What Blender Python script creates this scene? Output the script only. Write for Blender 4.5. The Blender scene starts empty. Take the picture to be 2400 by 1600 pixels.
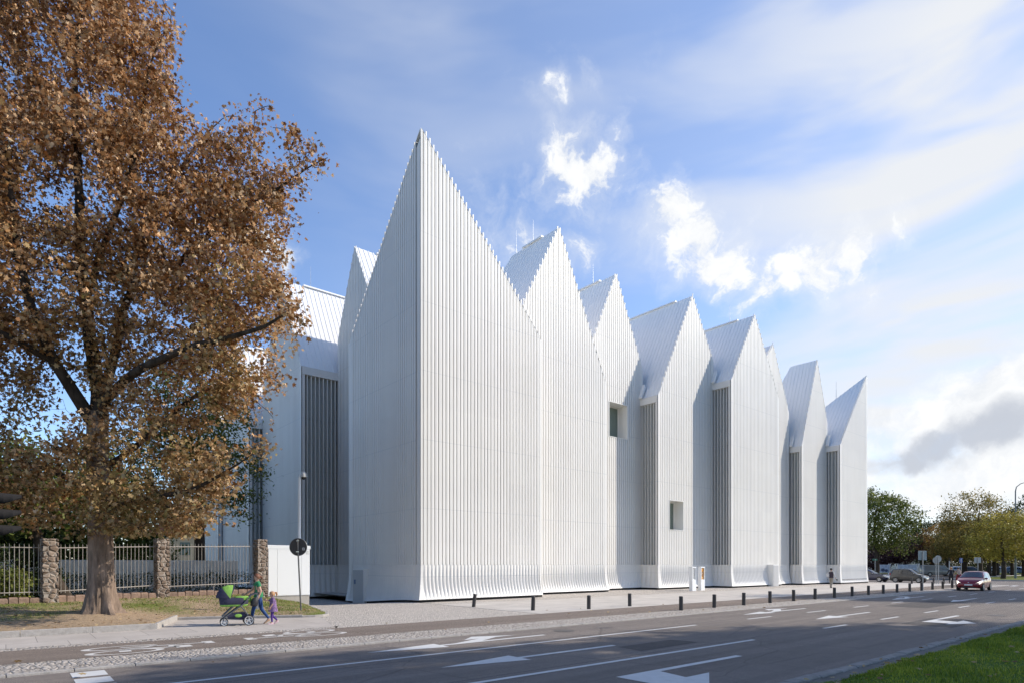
import bpy, bmesh, math, random
import numpy as np
from mathutils import Vector, Matrix
R = math.radians
scene = bpy.context.scene
col = scene.collection
rnd = random.Random(7)
rng = np.random.default_rng(11)

# ---------------------------------------------------------------- camera
# world axes: x runs along the street, y from the street towards the hall
FX = (0.6411, 0.7675)          # view direction on the ground
RX = (0.7675, -0.6411)         # camera right on the ground
F, HZ, CH = 1420.0, 1322.0, 2.0
cam_d = bpy.data.cameras.new("camera")
cam = bpy.data.objects.new("camera", cam_d)
col.objects.link(cam)
cam.location = (0, 0, CH)
cam.rotation_euler = (R(90), 0, -math.atan2(FX[0], FX[1]))
cam_d.sensor_width = 36.0
cam_d.lens = 36.0 * F / 2400.0
cam_d.shift_y = (HZ - 800.0) / 2400.0
cam_d.clip_start = 0.1
cam_d.clip_end = 3000
scene.camera = cam

# ---------------------------------------------------------------- light
SUN_EL = R(33)
SUN = Vector((0.865 * math.cos(SUN_EL), -0.501 * math.cos(SUN_EL), math.sin(SUN_EL)))
sd = bpy.data.lights.new("sun", 'SUN')
sd.energy = 3.5
sd.angle = R(0.5)
sd.color = (1.0, 0.925, 0.81)
sun = bpy.data.objects.new("sun", sd)
col.objects.link(sun)
sun.rotation_euler = SUN.to_track_quat('Z', 'Y').to_euler()
sun.location = (0, 0, 60)
scene.view_settings.view_transform = 'Standard'
scene.view_settings.look = 'None'
scene.view_settings.gamma = 1
scene.view_settings.use_curve_mapping = False
scene.view_settings.exposure = 0.55


def ray(x):
    a = (x - 1200.0) / F
    return (FX[0] + a * RX[0], FX[1] + a * RX[1])


def G(x, y, z=0.0):
    """ground point seen at photo pixel (x, y)"""
    Y = F * (CH - z) / (y - HZ)
    d = ray(x)
    return (d[0] * Y, d[1] * Y)


def PD(x, y, Y):
    d = ray(x)
    return Vector((d[0] * Y, d[1] * Y, CH + (HZ - y) / F * Y))


def sky_dir(x, y):
    a, b = (x - 1200.0) / F, (HZ - y) / F
    return Vector((FX[0] + a * RX[0], FX[1] + a * RX[1], b)).normalized()


# ---------------------------------------------------------------- world
def make_world():
    w = bpy.data.worlds.new("World")
    scene.world = w
    w.use_nodes = True
    nt = w.node_tree
    nt.nodes.clear()
    N, L = nt.nodes.new, nt.links.new
    out = N('ShaderNodeOutputWorld')
    bg = N('ShaderNodeBackground')
    L(bg.outputs[0], out.inputs[0])
    sky = N('ShaderNodeTexSky')
    sky.sky_type = 'NISHITA'
    sky.sun_disc = False
    sky.sun_elevation = SUN_EL
    sky.sun_rotation = math.atan2(SUN.x, SUN.y)
    sky.altitude = 50
    sky.air_density = 1.0
    sky.dust_density = 0.25
    sky.ozone_density = 3.0
    tc = N('ShaderNodeTexCoord')
    nrm = N('ShaderNodeVectorMath'); nrm.operation = 'NORMALIZE'
    L(tc.outputs['Generated'], nrm.inputs[0])

    def m(op, a, b=None, clamp=False):
        n = N('ShaderNodeMath'); n.operation = op; n.use_clamp = clamp
        for i, v in enumerate((a, b)):
            if v is None: continue
            if isinstance(v, (int, float)): n.inputs[i].default_value = v
            else: L(v, n.inputs[i])
        return n.outputs[0]

    def noise(scale, detail, rough=0.55, vec=None, dist=0.0):
        n = N('ShaderNodeTexNoise')
        n.inputs['Scale'].default_value = scale
        n.inputs['Detail'].default_value = detail
        n.inputs['Roughness'].default_value = rough
        n.inputs['Distortion'].default_value = dist
        L(vec if vec is not None else nrm.outputs[0], n.inputs['Vector'])
        return n

    def warp(scale, amt, detail=5):
        n = noise(scale, detail)
        s = N('ShaderNodeVectorMath'); s.operation = 'SUBTRACT'
        L(n.outputs['Color'], s.inputs[0]); s.inputs[1].default_value = (.5, .5, .5)
        k = N('ShaderNodeVectorMath'); k.operation = 'SCALE'
        L(s.outputs[0], k.inputs[0]); k.inputs['Scale'].default_value = amt
        a = N('ShaderNodeVectorMath'); a.operation = 'ADD'
        L(nrm.outputs[0], a.inputs[0]); L(k.outputs[0], a.inputs[1])
        return a.outputs[0]

    def blobs(vec, lst, soft, zs=1.0):
        acc = None
        for (x, y, r, amt) in lst:
            d = N('ShaderNodeVectorMath'); d.operation = 'DISTANCE'
            c = sky_dir(x, y); c.z *= zs
            L(vec, d.inputs[0]); d.inputs[1].default_value = c
            mr = N('ShaderNodeMapRange'); mr.interpolation_type = 'SMOOTHSTEP'
            L(d.outputs['Value'], mr.inputs['Value'])
            rr = r / F * 0.8
            mr.inputs['From Min'].default_value = rr * (1 - soft)
            mr.inputs['From Max'].default_value = rr * (1 + soft)
            mr.inputs['To Min'].default_value = amt
            mr.inputs['To Max'].default_value = 0
            acc = mr.outputs[0] if acc is None else m('MAXIMUM', acc, mr.outputs[0])
        return acc

    def sstep(v, lo, hi):
        mr = N('ShaderNodeMapRange'); mr.interpolation_type = 'SMOOTHSTEP'
        L(v, mr.inputs['Value']); mr.inputs['From Min'].default_value = lo; mr.inputs['From Max'].default_value = hi
        return mr.outputs[0]
    # bright cumulus scraps: a crisp core inside a thin torn veil
    wv = warp(8, 0.12, 7)
    base = blobs(wv, [(1370, 305, 52, .85), (1325, 340, 55, 1), (1335, 390, 75, 1.1), (1400, 410, 80, 1.1), (1440, 420, 50, .9), (1340, 445, 70, .8),
                      (1455, 305, 34, .6), (1560, 500, 66, 1.1), (1610, 560, 72, 1.1), (1665, 615, 74, 1.1), (1540, 545, 52, .9), (1715, 655, 60, .9),
                      (1770, 690, 70, .9), (1840, 660, 76, .95), (1910, 630, 76, 1), (1980, 615, 66, .95), (2010, 650, 46, .8), (1770, 720, 60, .7),
                      (2045, 705, 32, .75), (632, 552, 50, .95), (672, 588, 34, .8), (1385, 175, 30, .62), (1300, 225, 30, .62),
                      (1240, 425, 60, .55), (1290, 470, 60, .5), (1160, 480, 70, .45), (1110, 500, 60, .4), (1240, 535, 80, .62), (1180, 570, 80, .55),
                      (1360, 590, 66, .75), (2100, 540, 52, .65), (1710, 510, 40, .4), (1240, 290, 60, .35), (1470, 540, 60, .42)], 0.95)
    n2 = noise(17, 8, 0.64, wv)
    nz = m('SUBTRACT', n2.outputs['Fac'], 0.5)
    core = sstep(m('ADD', base, m('MULTIPLY', nz, 2.3)), .50, 1.05)
    halo = m('MULTIPLY', sstep(m('ADD', base, m('MULTIPLY', nz, 1.7)), .12, 1.05), .40)
    gate = blobs(nrm.outputs[0], [(1350, 370, 260, 1), (1620, 570, 260, 1), (1880, 660, 260, 1), (640, 570, 140, 1), (1400, 210, 190, 1), (1210, 520, 280, 1), (2070, 600, 180, 1)], .4)
    cum = m('MULTIPLY', m('MAXIMUM', core, halo), gate)
    # broad veil of cirrus
    wv2 = warp(2.2, 0.30, 2)
    cir = blobs(wv2, [(2250, 330, 560, .85), (2500, 100, 520, .85), (1750, 370, 400, .55), (1500, 400, 280, .34), (1100, 60, 360, .32), (1500, 150, 460, .36),
                      (2300, 900, 560, .85), (2500, 600, 600, .72), (1900, 1050, 560, .55), (1250, 560, 420, .18), (900, 0, 260, .12)], .98)
    st = N('ShaderNodeMapping'); st.inputs['Scale'].default_value = (1.6, 1.6, 6.5); st.inputs['Rotation'].default_value = (.25, .0, 0.3)
    L(nrm.outputs[0], st.inputs['Vector'])
    n3 = noise(1.7, 4, 0.5, st.outputs[0], .4)
    cir = m('MULTIPLY', cir, m('ADD', m('MULTIPLY', sstep(n3.outputs['Fac'], .33, .66), .95), .38), True)
    # low bank of clouds over the far trees, flat grey undersides
    fl = N('ShaderNodeVectorMath'); fl.operation = 'MULTIPLY'; L(wv, fl.inputs[0]); fl.inputs[1].default_value = (1, 1, 2.3)
    low = blobs(fl.outputs[0], [(2120, 1010, 150, .8), (2250, 965, 150, .9), (2380, 900, 170, 1), (2480, 900, 220, 1), (2100, 1110, 240, .8), (2300, 1120, 280, .9), (2520, 1080, 300, 1), (2380, 840, 90, .7)], .85, 2.3)
    grey = blobs(fl.outputs[0], [(2080, 1075, 70, .6), (2150, 1060, 90, .9), (2215, 1035, 90, 1), (2290, 1010, 90, .85), (2350, 1010, 110, 1), (2430, 980, 120, .9), (2270, 1068, 60, .6)], .75, 2.3)
    grey = sstep(m('ADD', grey, m('MULTIPLY', nz, 1.1)), .25, 1.0)
    low = sstep(m('ADD', low, m('MULTIPLY', nz, .8)), .15, .95)
    mix1 = N('ShaderNodeMix'); mix1.data_type = 'RGBA'
    tint = N('ShaderNodeMix'); tint.data_type = 'RGBA'; tint.blend_type = 'MULTIPLY'; tint.inputs[0].default_value = 1
    L(sky.outputs[0], tint.inputs[6]); tint.inputs[7].default_value = (1.0, 1.02, 1.12, 1)
    L(cir, mix1.inputs[0]); L(tint.outputs[2], mix1.inputs[6]); mix1.inputs[7].default_value = (3.95, 4.08, 4.3, 1)
    mix2 = N('ShaderNodeMix'); mix2.data_type = 'RGBA'
    L(m('MAXIMUM', cum, low), mix2.inputs[0]); L(mix1.outputs[2], mix2.inputs[6]); cv = N('ShaderNodeMapRange'); L(n2.outputs['Fac'], cv.inputs['Value']); cv.inputs['From Min'].default_value = .32; cv.inputs['From Max'].default_value = .6
    cc = N('ShaderNodeMix'); cc.data_type = 'RGBA'; L(cv.outputs[0], cc.inputs[0]); cc.inputs[6].default_value = (3.85, 4.0, 4.2, 1); cc.inputs[7].default_value = (4.75, 4.8, 4.85, 1)
    L(cc.outputs[2], mix2.inputs[7])
    mix3 = N('ShaderNodeMix'); mix3.data_type = 'RGBA'
    L(m('MULTIPLY', grey, .85), mix3.inputs[0]); L(mix2.outputs[2], mix3.inputs[6]); mix3.inputs[7].default_value = (2.5, 2.7, 3.1, 1)
    L(mix3.outputs[2], bg.inputs['Color'])
    bg.inputs['Strength'].default_value = 0.147


make_world()


# ---------------------------------------------------------------- materials
MATS = {}


def mat(name, c, rough=0.6, metal=0.0, var=0.0, vscale=3.0, bump=0.0, bscale=20.0, spec=0.5, coat=0.0, vdetail=4):
    if name in MATS: return MATS[name]
    m = bpy.data.materials.new(name); m.use_nodes = True
    nt = m.node_tree; b = nt.nodes['Principled BSDF']
    b.inputs['Base Color'].default_value = (*c, 1)
    b.inputs['Roughness'].default_value = rough
    b.inputs['Metallic'].default_value = metal
    b.inputs['Specular IOR Level'].default_value = spec
    b.inputs['Coat Weight'].default_value = coat
    tc = nt.nodes.new('ShaderNodeTexCoord')
    if var > 0:
        n = nt.nodes.new('ShaderNodeTexNoise'); n.inputs['Scale'].default_value = vscale; n.inputs['Detail'].default_value = vdetail
        n.inputs['Roughness'].default_value = .65
        nt.links.new(tc.outputs['Object'], n.inputs['Vector'])
        r = nt.nodes.new('ShaderNodeValToRGB')
        r.color_ramp.elements[0].position = .3; r.color_ramp.elements[1].position = .7
        r.color_ramp.elements[0].color = (*[max(0, v * (1 - var)) for v in c], 1)
        r.color_ramp.elements[1].color = (*[min(1, v * (1 + var)) for v in c], 1)
        nt.links.new(n.outputs['Fac'], r.inputs[0]); nt.links.new(r.outputs[0], b.inputs['Base Color'])
    if bump > 0:
        n = nt.nodes.new('ShaderNodeTexNoise'); n.inputs['Scale'].default_value = bscale; n.inputs['Detail'].default_value = 6
        nt.links.new(tc.outputs['Object'], n.inputs['Vector'])
        bp = nt.nodes.new('ShaderNodeBump'); bp.inputs['Strength'].default_value = bump; bp.inputs['Distance'].default_value = .03
        nt.links.new(n.outputs['Fac'], bp.inputs['Height']); nt.links.new(bp.outputs[0], b.inputs['Normal'])
    MATS[name] = m
    return m


class NT:
    """small node-writing helper"""
    def __init__(s, name, rough=.8):
        s.m = bpy.data.materials.new(name); s.m.use_nodes = True
        s.t = s.m.node_tree; s.b = s.t.nodes['Principled BSDF']; s.b.inputs['Roughness'].default_value = rough; s.b.inputs['Specular IOR Level'].default_value = .12 if rough > .75 else .5
        s.co = s.t.nodes.new('ShaderNodeTexCoord').outputs['Object']
        MATS[name] = s.m
    def link(s, a, b): s.t.links.new(a, b)
    def noise(s, scale, detail=4, vec=None, rough=.6, out='Fac'):
        n = s.t.nodes.new('ShaderNodeTexNoise'); n.inputs['Scale'].default_value = scale; n.inputs['Detail'].default_value = detail
        n.inputs['Roughness'].default_value = rough
        s.link(vec if vec is not None else s.co, n.inputs['Vector']); return n.outputs[out]
    def ramp(s, fac, stops):
        r = s.t.nodes.new('ShaderNodeValToRGB'); e = r.color_ramp.elements
        while len(e) < len(stops): e.new(.5)
        for i, (p, c) in enumerate(stops):
            e[i].position = p; e[i].color = (*c, 1) if len(c) == 3 else c
        s.link(fac, r.inputs[0]); return r.outputs[0]
    def mix(s, fac, a, b, mode='MIX'):
        n = s.t.nodes.new('ShaderNodeMix'); n.data_type = 'RGBA'; n.blend_type = mode
        for i, v in ((0, fac), (6, a), (7, b)):
            if isinstance(v, (int, float)): n.inputs[i].default_value = v
            elif isinstance(v, tuple): n.inputs[i].default_value = (*v, 1) if len(v) == 3 else v
            else: s.link(v, n.inputs[i])
        return n.outputs[2]
    def math(s, op, a, b=None, clamp=False):
        n = s.t.nodes.new('ShaderNodeMath'); n.operation = op; n.use_clamp = clamp
        for i, v in enumerate((a, b)):
            if v is None: continue
            if isinstance(v, (int, float)): n.inputs[i].default_value = v
            else: s.link(v, n.inputs[i])
        return n.outputs[0]
    def mapping(s, scale=(1, 1, 1), rot=(0, 0, 0)):
        n = s.t.nodes.new('ShaderNodeMapping'); n.inputs['Scale'].default_value = scale; n.inputs['Rotation'].default_value = rot
        s.link(s.co, n.inputs['Vector']); return n.outputs[0]
    def voronoi(s, scale, feature='DISTANCE_TO_EDGE', vec=None, rand=1.0):
        n = s.t.nodes.new('ShaderNodeTexVoronoi'); n.feature = feature; n.inputs['Scale'].default_value = scale
        n.inputs['Randomness'].default_value = rand
        s.link(vec if vec is not None else s.co, n.inputs['Vector']); return n
    def bump(s, h, strength, dist=.02):
        n = s.t.nodes.new('ShaderNodeBump'); n.inputs['Strength'].default_value = strength; n.inputs['Distance'].default_value = dist
        s.link(h, n.inputs['Height']); s.link(n.outputs[0], s.b.inputs['Normal'])
    def color(s, c): s.link(c, s.b.inputs['Base Color'])


def m_asphalt(name, base, warm=0.0, patch=.25):
    k = NT(name, .82)
    big = k.noise(.35, 5); mid = k.noise(2.2, 6); fine = k.noise(120, 2)
    streak = k.noise(1.0, 4, k.mapping((.05, 1.6, 1)))
    c = k.ramp(big, [(.3, tuple(v * (1 - patch) for v in base)), (.7, tuple(v * (1 + patch) for v in base))])
    c = k.mix(.5, c, k.ramp(mid, [(.3, tuple(v * .8 for v in base)), (.7, tuple(v * 1.15 for v in base))]))
    c = k.mix(.5, c, k.ramp(streak, [(.35, tuple(v * .68 for v in base)), (.65, tuple(v * 1.2 for v in base))]))
    sp = k.ramp(fine, [(.40, (.55, .55, .55)), (.6, (1.2, 1.18, 1.15)), (.70, (2.6, 2.5, 2.4))])
    c = k.mix(1, c, sp, 'MULTIPLY')
    crack = k.voronoi(.28, vec=k.mix(.08, k.co, k.noise(3, 5, out='Color'))).outputs['Distance']
    c = k.mix(k.ramp(crack, [(0, (.45, .45, .45)), (.006, (0, 0, 0))]), c, tuple(v * .35 for v in base))
    k.color(c); k.bump(fine, .35, .008)
    return k.m


def m_setts(name, base, scale, dark=.35, stretch=(1, 1, 1)):
    k = NT(name, .85)
    mp = k.mapping(stretch)
    v = k.voronoi(scale, vec=mp, rand=.75); vc = k.voronoi(scale, 'F1', vec=mp, rand=.75)
    cc = k.mix(.55, k.ramp(k.noise(1.2, 4), [(.3, tuple(x * .88 for x in base)), (.7, tuple(x * 1.08 for x in base))]),
               k.mix(1, base, k.ramp(vc.outputs['Color'], [(.0, (.62, .6, .58)), (1, (1.25, 1.25, 1.25))]), 'MULTIPLY'))
    cc = k.mix(k.ramp(v.outputs['Distance'], [(.02, (1, 1, 1)), (.12, (0, 0, 0))]), cc, tuple(x * dark for x in base))
    k.color(cc)
    k.bump(k.ramp(v.outputs['Distance'], [(0, (0, 0, 0)), (.3, (1, 1, 1))]), .9, .03)
    return k.m


def m_slabs(name, base, bw, bh, rot=0):
    k = NT(name, .8)
    b = k.t.nodes.new('ShaderNodeTexBrick')
    b.inputs['Scale'].default_value = 1; b.inputs['Brick Width'].default_value = bw; b.inputs['Row Height'].default_value = bh
    b.inputs['Mortar Size'].default_value = .008
    b.inputs['Color1'].default_value = (*[v * .94 for v in base], 1); b.inputs['Color2'].default_value = (*[v * 1.05 for v in base], 1)
    b.inputs['Mortar'].default_value = (*[v * .5 for v in base], 1)
    k.link(k.mapping(rot=(0, 0, rot)), b.inputs['Vector'])
    c = k.mix(1, b.outputs['Color'], k.ramp(k.noise(.8, 6), [(.3, (.86, .85, .84)), (.7, (1.06, 1.06, 1.05))]), 'MULTIPLY')
    c = k.mix(1, c, k.ramp(k.noise(30, 3), [(.35, (.9, .9, .9)), (.65, (1.05, 1.05, 1.05))]), 'MULTIPLY')
    k.color(c); k.bump(b.outputs['Fac'], -.3, .01)
    return k.m


def m_cladding():
    k = NT('white_cladding', .48)
    sep = k.t.nodes.new('ShaderNodeSeparateXYZ'); k.link(k.t.nodes.new('ShaderNodeNewGeometry').outputs['Position'], sep.inputs[0])
    z = k.math('SUBTRACT', sep.outputs['Z'], 5.0)
    f = k.math('FRACT', k.math('DIVIDE', z, 3.65))
    line = k.math('LESS_THAN', k.math('ABSOLUTE', k.math('SUBTRACT', f, .5)), .494)   # 1 away from joints
    base = k.ramp(k.noise(.25, 4), [(.3, (.725, .695, .65)), (.7, (.775, .745, .70))])
    st = k.ramp(k.noise(1, 4, k.mapping((1.3, 1.3, .06))), [(.35, (.95, .95, .95)), (.65, (1.0, 1.0, 1.0))])
    base = k.mix(1, base, st, 'MULTIPLY')
    wn = k.t.nodes.new('ShaderNodeTexWhiteNoise'); wn.noise_dimensions = '3D'
    cb = k.t.nodes.new('ShaderNodeCombineXYZ')
    k.link(k.math('FLOOR', k.math('DIVIDE', sep.outputs['X'], 1.9)), cb.inputs[0]); k.link(k.math('FLOOR', k.math('DIVIDE', sep.outputs['Y'], 1.9)), cb.inputs[1]); k.link(k.math('FLOOR', k.math('ADD', k.math('DIVIDE', z, 3.65), .5)), cb.inputs[2])
    k.link(cb.outputs[0], wn.inputs['Vector'])
    base = k.mix(1, base, k.ramp(wn.outputs['Value'], [(0, (.965, .965, .965)), (1, (1.0, 1.0, .995))]), 'MULTIPLY')
    k.color(k.mix(line, (.635, .62, .59), base))
    return k.m


def m_glass(name, c, rough=.08):
    m = mat(name, c, rough, 0, spec=.8)
    return m


def m_leaf(name):
    k = NT(name, .62)
    at = k.t.nodes.new('ShaderNodeVertexColor'); at.layer_name = 'leafcol'
    tr = k.t.nodes.new('ShaderNodeBsdfTranslucent'); mx = k.t.nodes.new('ShaderNodeMixShader')
    k.color(at.outputs['Color']); k.link(at.outputs['Color'], tr.inputs['Color'])
    mx.inputs[0].default_value = .28
    k.link(k.b.outputs[0], mx.inputs[1]); k.link(tr.outputs[0], mx.inputs[2])
    k.link(mx.outputs[0], k.t.nodes['Material Output'].inputs['Surface'])
    k.b.inputs['Specular IOR Level'].default_value = .35
    return k.m


def m_bark(name, base):
    k = NT(name, .9)
    n = k.noise(5, 8, k.mapping((1, 1, .22)), .7); n2 = k.noise(1.3, 4)
    c = k.ramp(n, [(.35, tuple(v * .4 for v in base)), (.6, base), (.75, tuple(v * 1.35 for v in base))])
    k.color(k.mix(1, c, k.ramp(n2, [(.3, (.75, .75, .75)), (.7, (1.1, 1.1, 1.1))]), 'MULTIPLY')); k.bump(n, 1.0, .05)
    return k.m


def m_stone(name):
    k = NT(name, .9)
    mp = k.mapping((1, 1, 1.25))
    v = k.voronoi(4.2, vec=mp, rand=.7); vc = k.voronoi(4.2, 'F1', vec=mp, rand=.7)
    c = k.ramp(vc.outputs['Color'], [(.1, (.14, .10, .075)), (.5, (.24, .18, .14)), (.9, (.34, .27, .22))])
    c = k.mix(.5, c, k.mix(1, c, k.ramp(k.noise(14, 5), [(.3, (.55, .55, .55)), (.7, (1.3, 1.3, 1.3))]), 'MULTIPLY'))
    c = k.mix(k.ramp(v.outputs['Distance'], [(.03, (1, 1, 1)), (.08, (0, 0, 0))]), c, (.36, .31, .265))
    k.color(c); k.bump(k.ramp(v.outputs['Distance'], [(0, (0, 0, 0)), (.25, (1, 1, 1))]), 1, .06)
    return k.m


def m_lawn(name, green, dirt, amt, worn=()):
    k = NT(name, .95)
    n = k.noise(.55, 5); n2 = k.noise(9, 6); n3 = k.noise(60, 3)
    a = k.math('ADD', k.math('MULTIPLY', n, .75), k.math('MULTIPLY', n2, .25))
    c = k.mix(k.ramp(a, [(amt - .06, (0, 0, 0)), (amt + .06, (1, 1, 1))]), dirt, green)
    for (x, y, r) in worn:      # trodden earth
        d = k.t.nodes.new('ShaderNodeVectorMath'); d.operation = 'DISTANCE'; d.inputs[1].default_value = (x, y, .25); k.link(k.co, d.inputs[0])
        q = k.math('ADD', k.math('DIVIDE', d.outputs['Value'], r), k.math('MULTIPLY', k.math('SUBTRACT', n2, .5), 1.1))
        c = k.mix(k.ramp(q, [(.55, (1, 1, 1)), (1.0, (0, 0, 0))]), c, dirt)
    c = k.mix(1, c, k.ramp(n3, [(.3, (.6, .6, .6)), (.7, (1.35, 1.35, 1.35))]), 'MULTIPLY')
    c = k.mix(1, c, k.ramp(n2, [(.3, (.8, .8, .8)), (.7, (1.15, 1.15, 1.15))]), 'MULTIPLY')
    k.color(c); k.bump(k.math('ADD', n2, k.math('MULTIPLY', n3, .4)), .8, .05)
    return k.m


def m_paint(name):
    k = NT(name, .7)
    n = k.noise(6, 7); n2 = k.noise(90, 2)
    c = k.ramp(k.math('ADD', k.math('MULTIPLY', n, .7), k.math('MULTIPLY', n2, .3)), [(.28, (.36, .35, .33)), (.36, (.57, .56, .54)), (.7, (.66, .65, .63))])
    k.color(c)
    return k.m


# ---------------------------------------------------------------- object helpers
def tag(o, label=None, cat=None, group=None, kind=None):
    if label: o['label'] = label
    if cat: o['category'] = cat
    if group: o['group'] = group
    if kind: o['kind'] = kind
    return o


def thing(name, label, cat, loc=(0, 0, 0), rz=0.0, group=None):
    o = bpy.data.objects.new(name, None)
    o.empty_display_size = .3
    col.objects.link(o)
    o.location = loc
    o.rotation_euler = (0, 0, rz)
    return tag(o, label, cat, group)


def copy_tree(o, parent=None):
    c = o.copy()
    col.objects.link(c)
    c.parent = parent
    for ch in list(o.children): copy_tree(ch, c)
    return c


class MB:
    def __init__(s): s.v = []; s.f = []; s.mi = []; s.cur = 0
    def add(s, vs, fs):
        o = len(s.v); s.v += [tuple(p) for p in vs]
        s.f += [tuple(i + o for i in f) for f in fs]; s.mi += [s.cur] * len(fs); return s
    def box(s, a, b):
        x0, y0, z0 = a; x1, y1, z1 = b
        return s.add([(x0, y0, z0), (x1, y0, z0), (x1, y1, z0), (x0, y1, z0), (x0, y0, z1), (x1, y0, z1), (x1, y1, z1), (x0, y1, z1)],
                     [(0, 3, 2, 1), (4, 5, 6, 7), (0, 1, 5, 4), (1, 2, 6, 5), (2, 3, 7, 6), (3, 0, 4, 7)])
    def bbox(s, a, b, c=.01):
        """box with chamfered vertical and top edges"""
        x0, y0, z0 = a; x1, y1, z1 = b
        def ring(i, z): return [(x0 + i, y0 + i + c, z), (x0 + i + c, y0 + i, z), (x1 - i - c, y0 + i, z), (x1 - i, y0 + i + c, z), (x1 - i, y1 - i - c, z), (x1 - i - c, y1 - i, z), (x0 + i + c, y1 - i, z), (x0 + i, y1 - i - c, z)]
        return s.loft([ring(0, z0), ring(0, z1 - c), ring(c, z1)], True, True)
    def loft(s, rings, cap0=True, cap1=True, closed=True):
        n = len(rings[0]); vs = [p for r in rings for p in r]; fs = []
        for k in range(len(rings) - 1):
            for i in range(n if closed else n - 1):
                j = (i + 1) % n
                fs.append((k * n + i, k * n + j, (k + 1) * n + j, (k + 1) * n + i))
        if cap0: fs.append(tuple(reversed(range(n))))
        if cap1: fs.append(tuple(range((len(rings) - 1) * n, len(rings) * n)))
        return s.add(vs, fs)
    def tube(s, pts, rad, n=8, cap=True):
        pts = [Vector(p) for p in pts]
        if isinstance(rad, (int, float)): rad = [rad] * len(pts)
        rings = []; ref = None
        for i, p in enumerate(pts):
            d = (pts[min(i + 1, len(pts) - 1)] - pts[max(i - 1, 0)])
            d = d.normalized() if d.length > 1e-9 else Vector((0, 0, 1))
            if ref is None or abs(ref.dot(d)) > .98: ref = Vector((1, 0, 0)) if abs(d.x) < .8 else Vector((0, 1, 0))
            a = (ref - d * ref.dot(d)).normalized(); b = d.cross(a); ref = a
            rings.append([p + (a * math.cos(2 * math.pi * k / n) + b * math.sin(2 * math.pi * k / n)) * rad[i] for k in range(n)])
        return s.loft(rings, cap, cap)
    def cyl(s, c, r, z0, z1, n=16, r1=None):
        r1 = r if r1 is None else r1
        return s.loft([[(c[0] + q * math.cos(2 * math.pi * k / n), c[1] + q * math.sin(2 * math.pi * k / n), z) for k in range(n)] for q, z in ((r, z0), (r1, z1))])
    def lathe(s, prof, n=16, M=None, cap=True):
        rings = [[Vector((r * math.cos(2 * math.pi * k / n), r * math.sin(2 * math.pi * k / n), z)) for k in range(n)] for r, z in prof]
        if M is not None: rings = [[M @ p for p in rg] for rg in rings]
        return s.loft(rings, cap, cap)
    def ball(s, c, r, nu=12, nv=8):
        if isinstance(r, (int, float)): r = (r, r, r)
        rings = []
        for i in range(nv + 1):
            t = math.pi * (i + .02) / (nv + .04)
            rings.append([(c[0] + r[0] * math.sin(t) * math.cos(2 * math.pi * k / nu), c[1] + r[1] * math.sin(t) * math.sin(2 * math.pi * k / nu), c[2] - r[2] * math.cos(t)) for k in range(nu)])
        return s.loft(rings)
    def poly(s, pts): return s.add(pts, [tuple(range(len(pts)))])
    def prism(s, pts, y0, y1, ax=1):
        """outline in the plane across axis ax, extruded along it"""
        def P(p, y): return (p[0], y, p[1]) if ax == 1 else ((y, p[0], p[1]) if ax == 0 else (p[0], p[1], y))
        return s.loft([[P(p, y0) for p in pts], [P(p, y1) for p in pts]])
    def build(s, name, mats, parent=None, smooth=False, off=(0, 0, 0), fix=True):
        me = bpy.data.meshes.new(name)
        v = s.v if off == (0, 0, 0) else [(p[0] - off[0], p[1] - off[1], p[2] - off[2]) for p in s.v]
        me.from_pydata(v, [], s.f)
        if not isinstance(mats, (list, tuple)): mats = [mats]
        for m in mats: me.materials.append(m)
        if len(mats) > 1: me.polygons.foreach_set('material_index', s.mi)
        if fix:
            bm = bmesh.new(); bm.from_mesh(me); bmesh.ops.recalc_face_normals(bm, faces=bm.faces); bm.to_mesh(me); bm.free()
        if smooth:
            me.polygons.foreach_set('use_smooth', [True] * len(me.polygons))
            try: me.set_sharp_from_angle(angle=R(40))
            except Exception: pass
        o = bpy.data.objects.new(name, me)
        col.objects.link(o)
        if parent is not None: o.parent = parent
        return o


def raw_mesh(name, V, nper, mats, parent=None, cols=None):
    """V: (k*nper,3) array of k separate n-gons"""
    me = bpy.data.meshes.new(name)
    k = len(V) // nper
    me.vertices.add(len(V)); me.vertices.foreach_set('co', np.ascontiguousarray(V, dtype=np.float32).ravel())
    me.loops.add(len(V)); me.loops.foreach_set('vertex_index', np.arange(len(V), dtype=np.int32))
    me.polygons.add(k); me.polygons.foreach_set('loop_start', np.arange(0, len(V), nper, dtype=np.int32))
    me.update(calc_edges=True)
    if cols is not None:
        at = me.color_attributes.new('leafcol', 'FLOAT_COLOR', 'POINT')
        c4 = np.ones((len(V), 4), dtype=np.float32); c4[:, :3] = np.repeat(cols, nper, axis=0)
        at.data.foreach_set('color', c4.ravel())
    me.materials.append(mats)
    o = bpy.data.objects.new(name, me); col.objects.link(o)
    if parent is not None: o.parent = parent
    return o


def smst(x, a=0.0, b=1.0):
    t = min(1, max(0, (x - a) / (b - a))); return t * t * (3 - 2 * t)


def gz(u, s):
    """driveway dipping beside the hall"""
    return -0.40 * smst(s, 27.5, 36) * smst(u, 10.2, 13)


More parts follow.
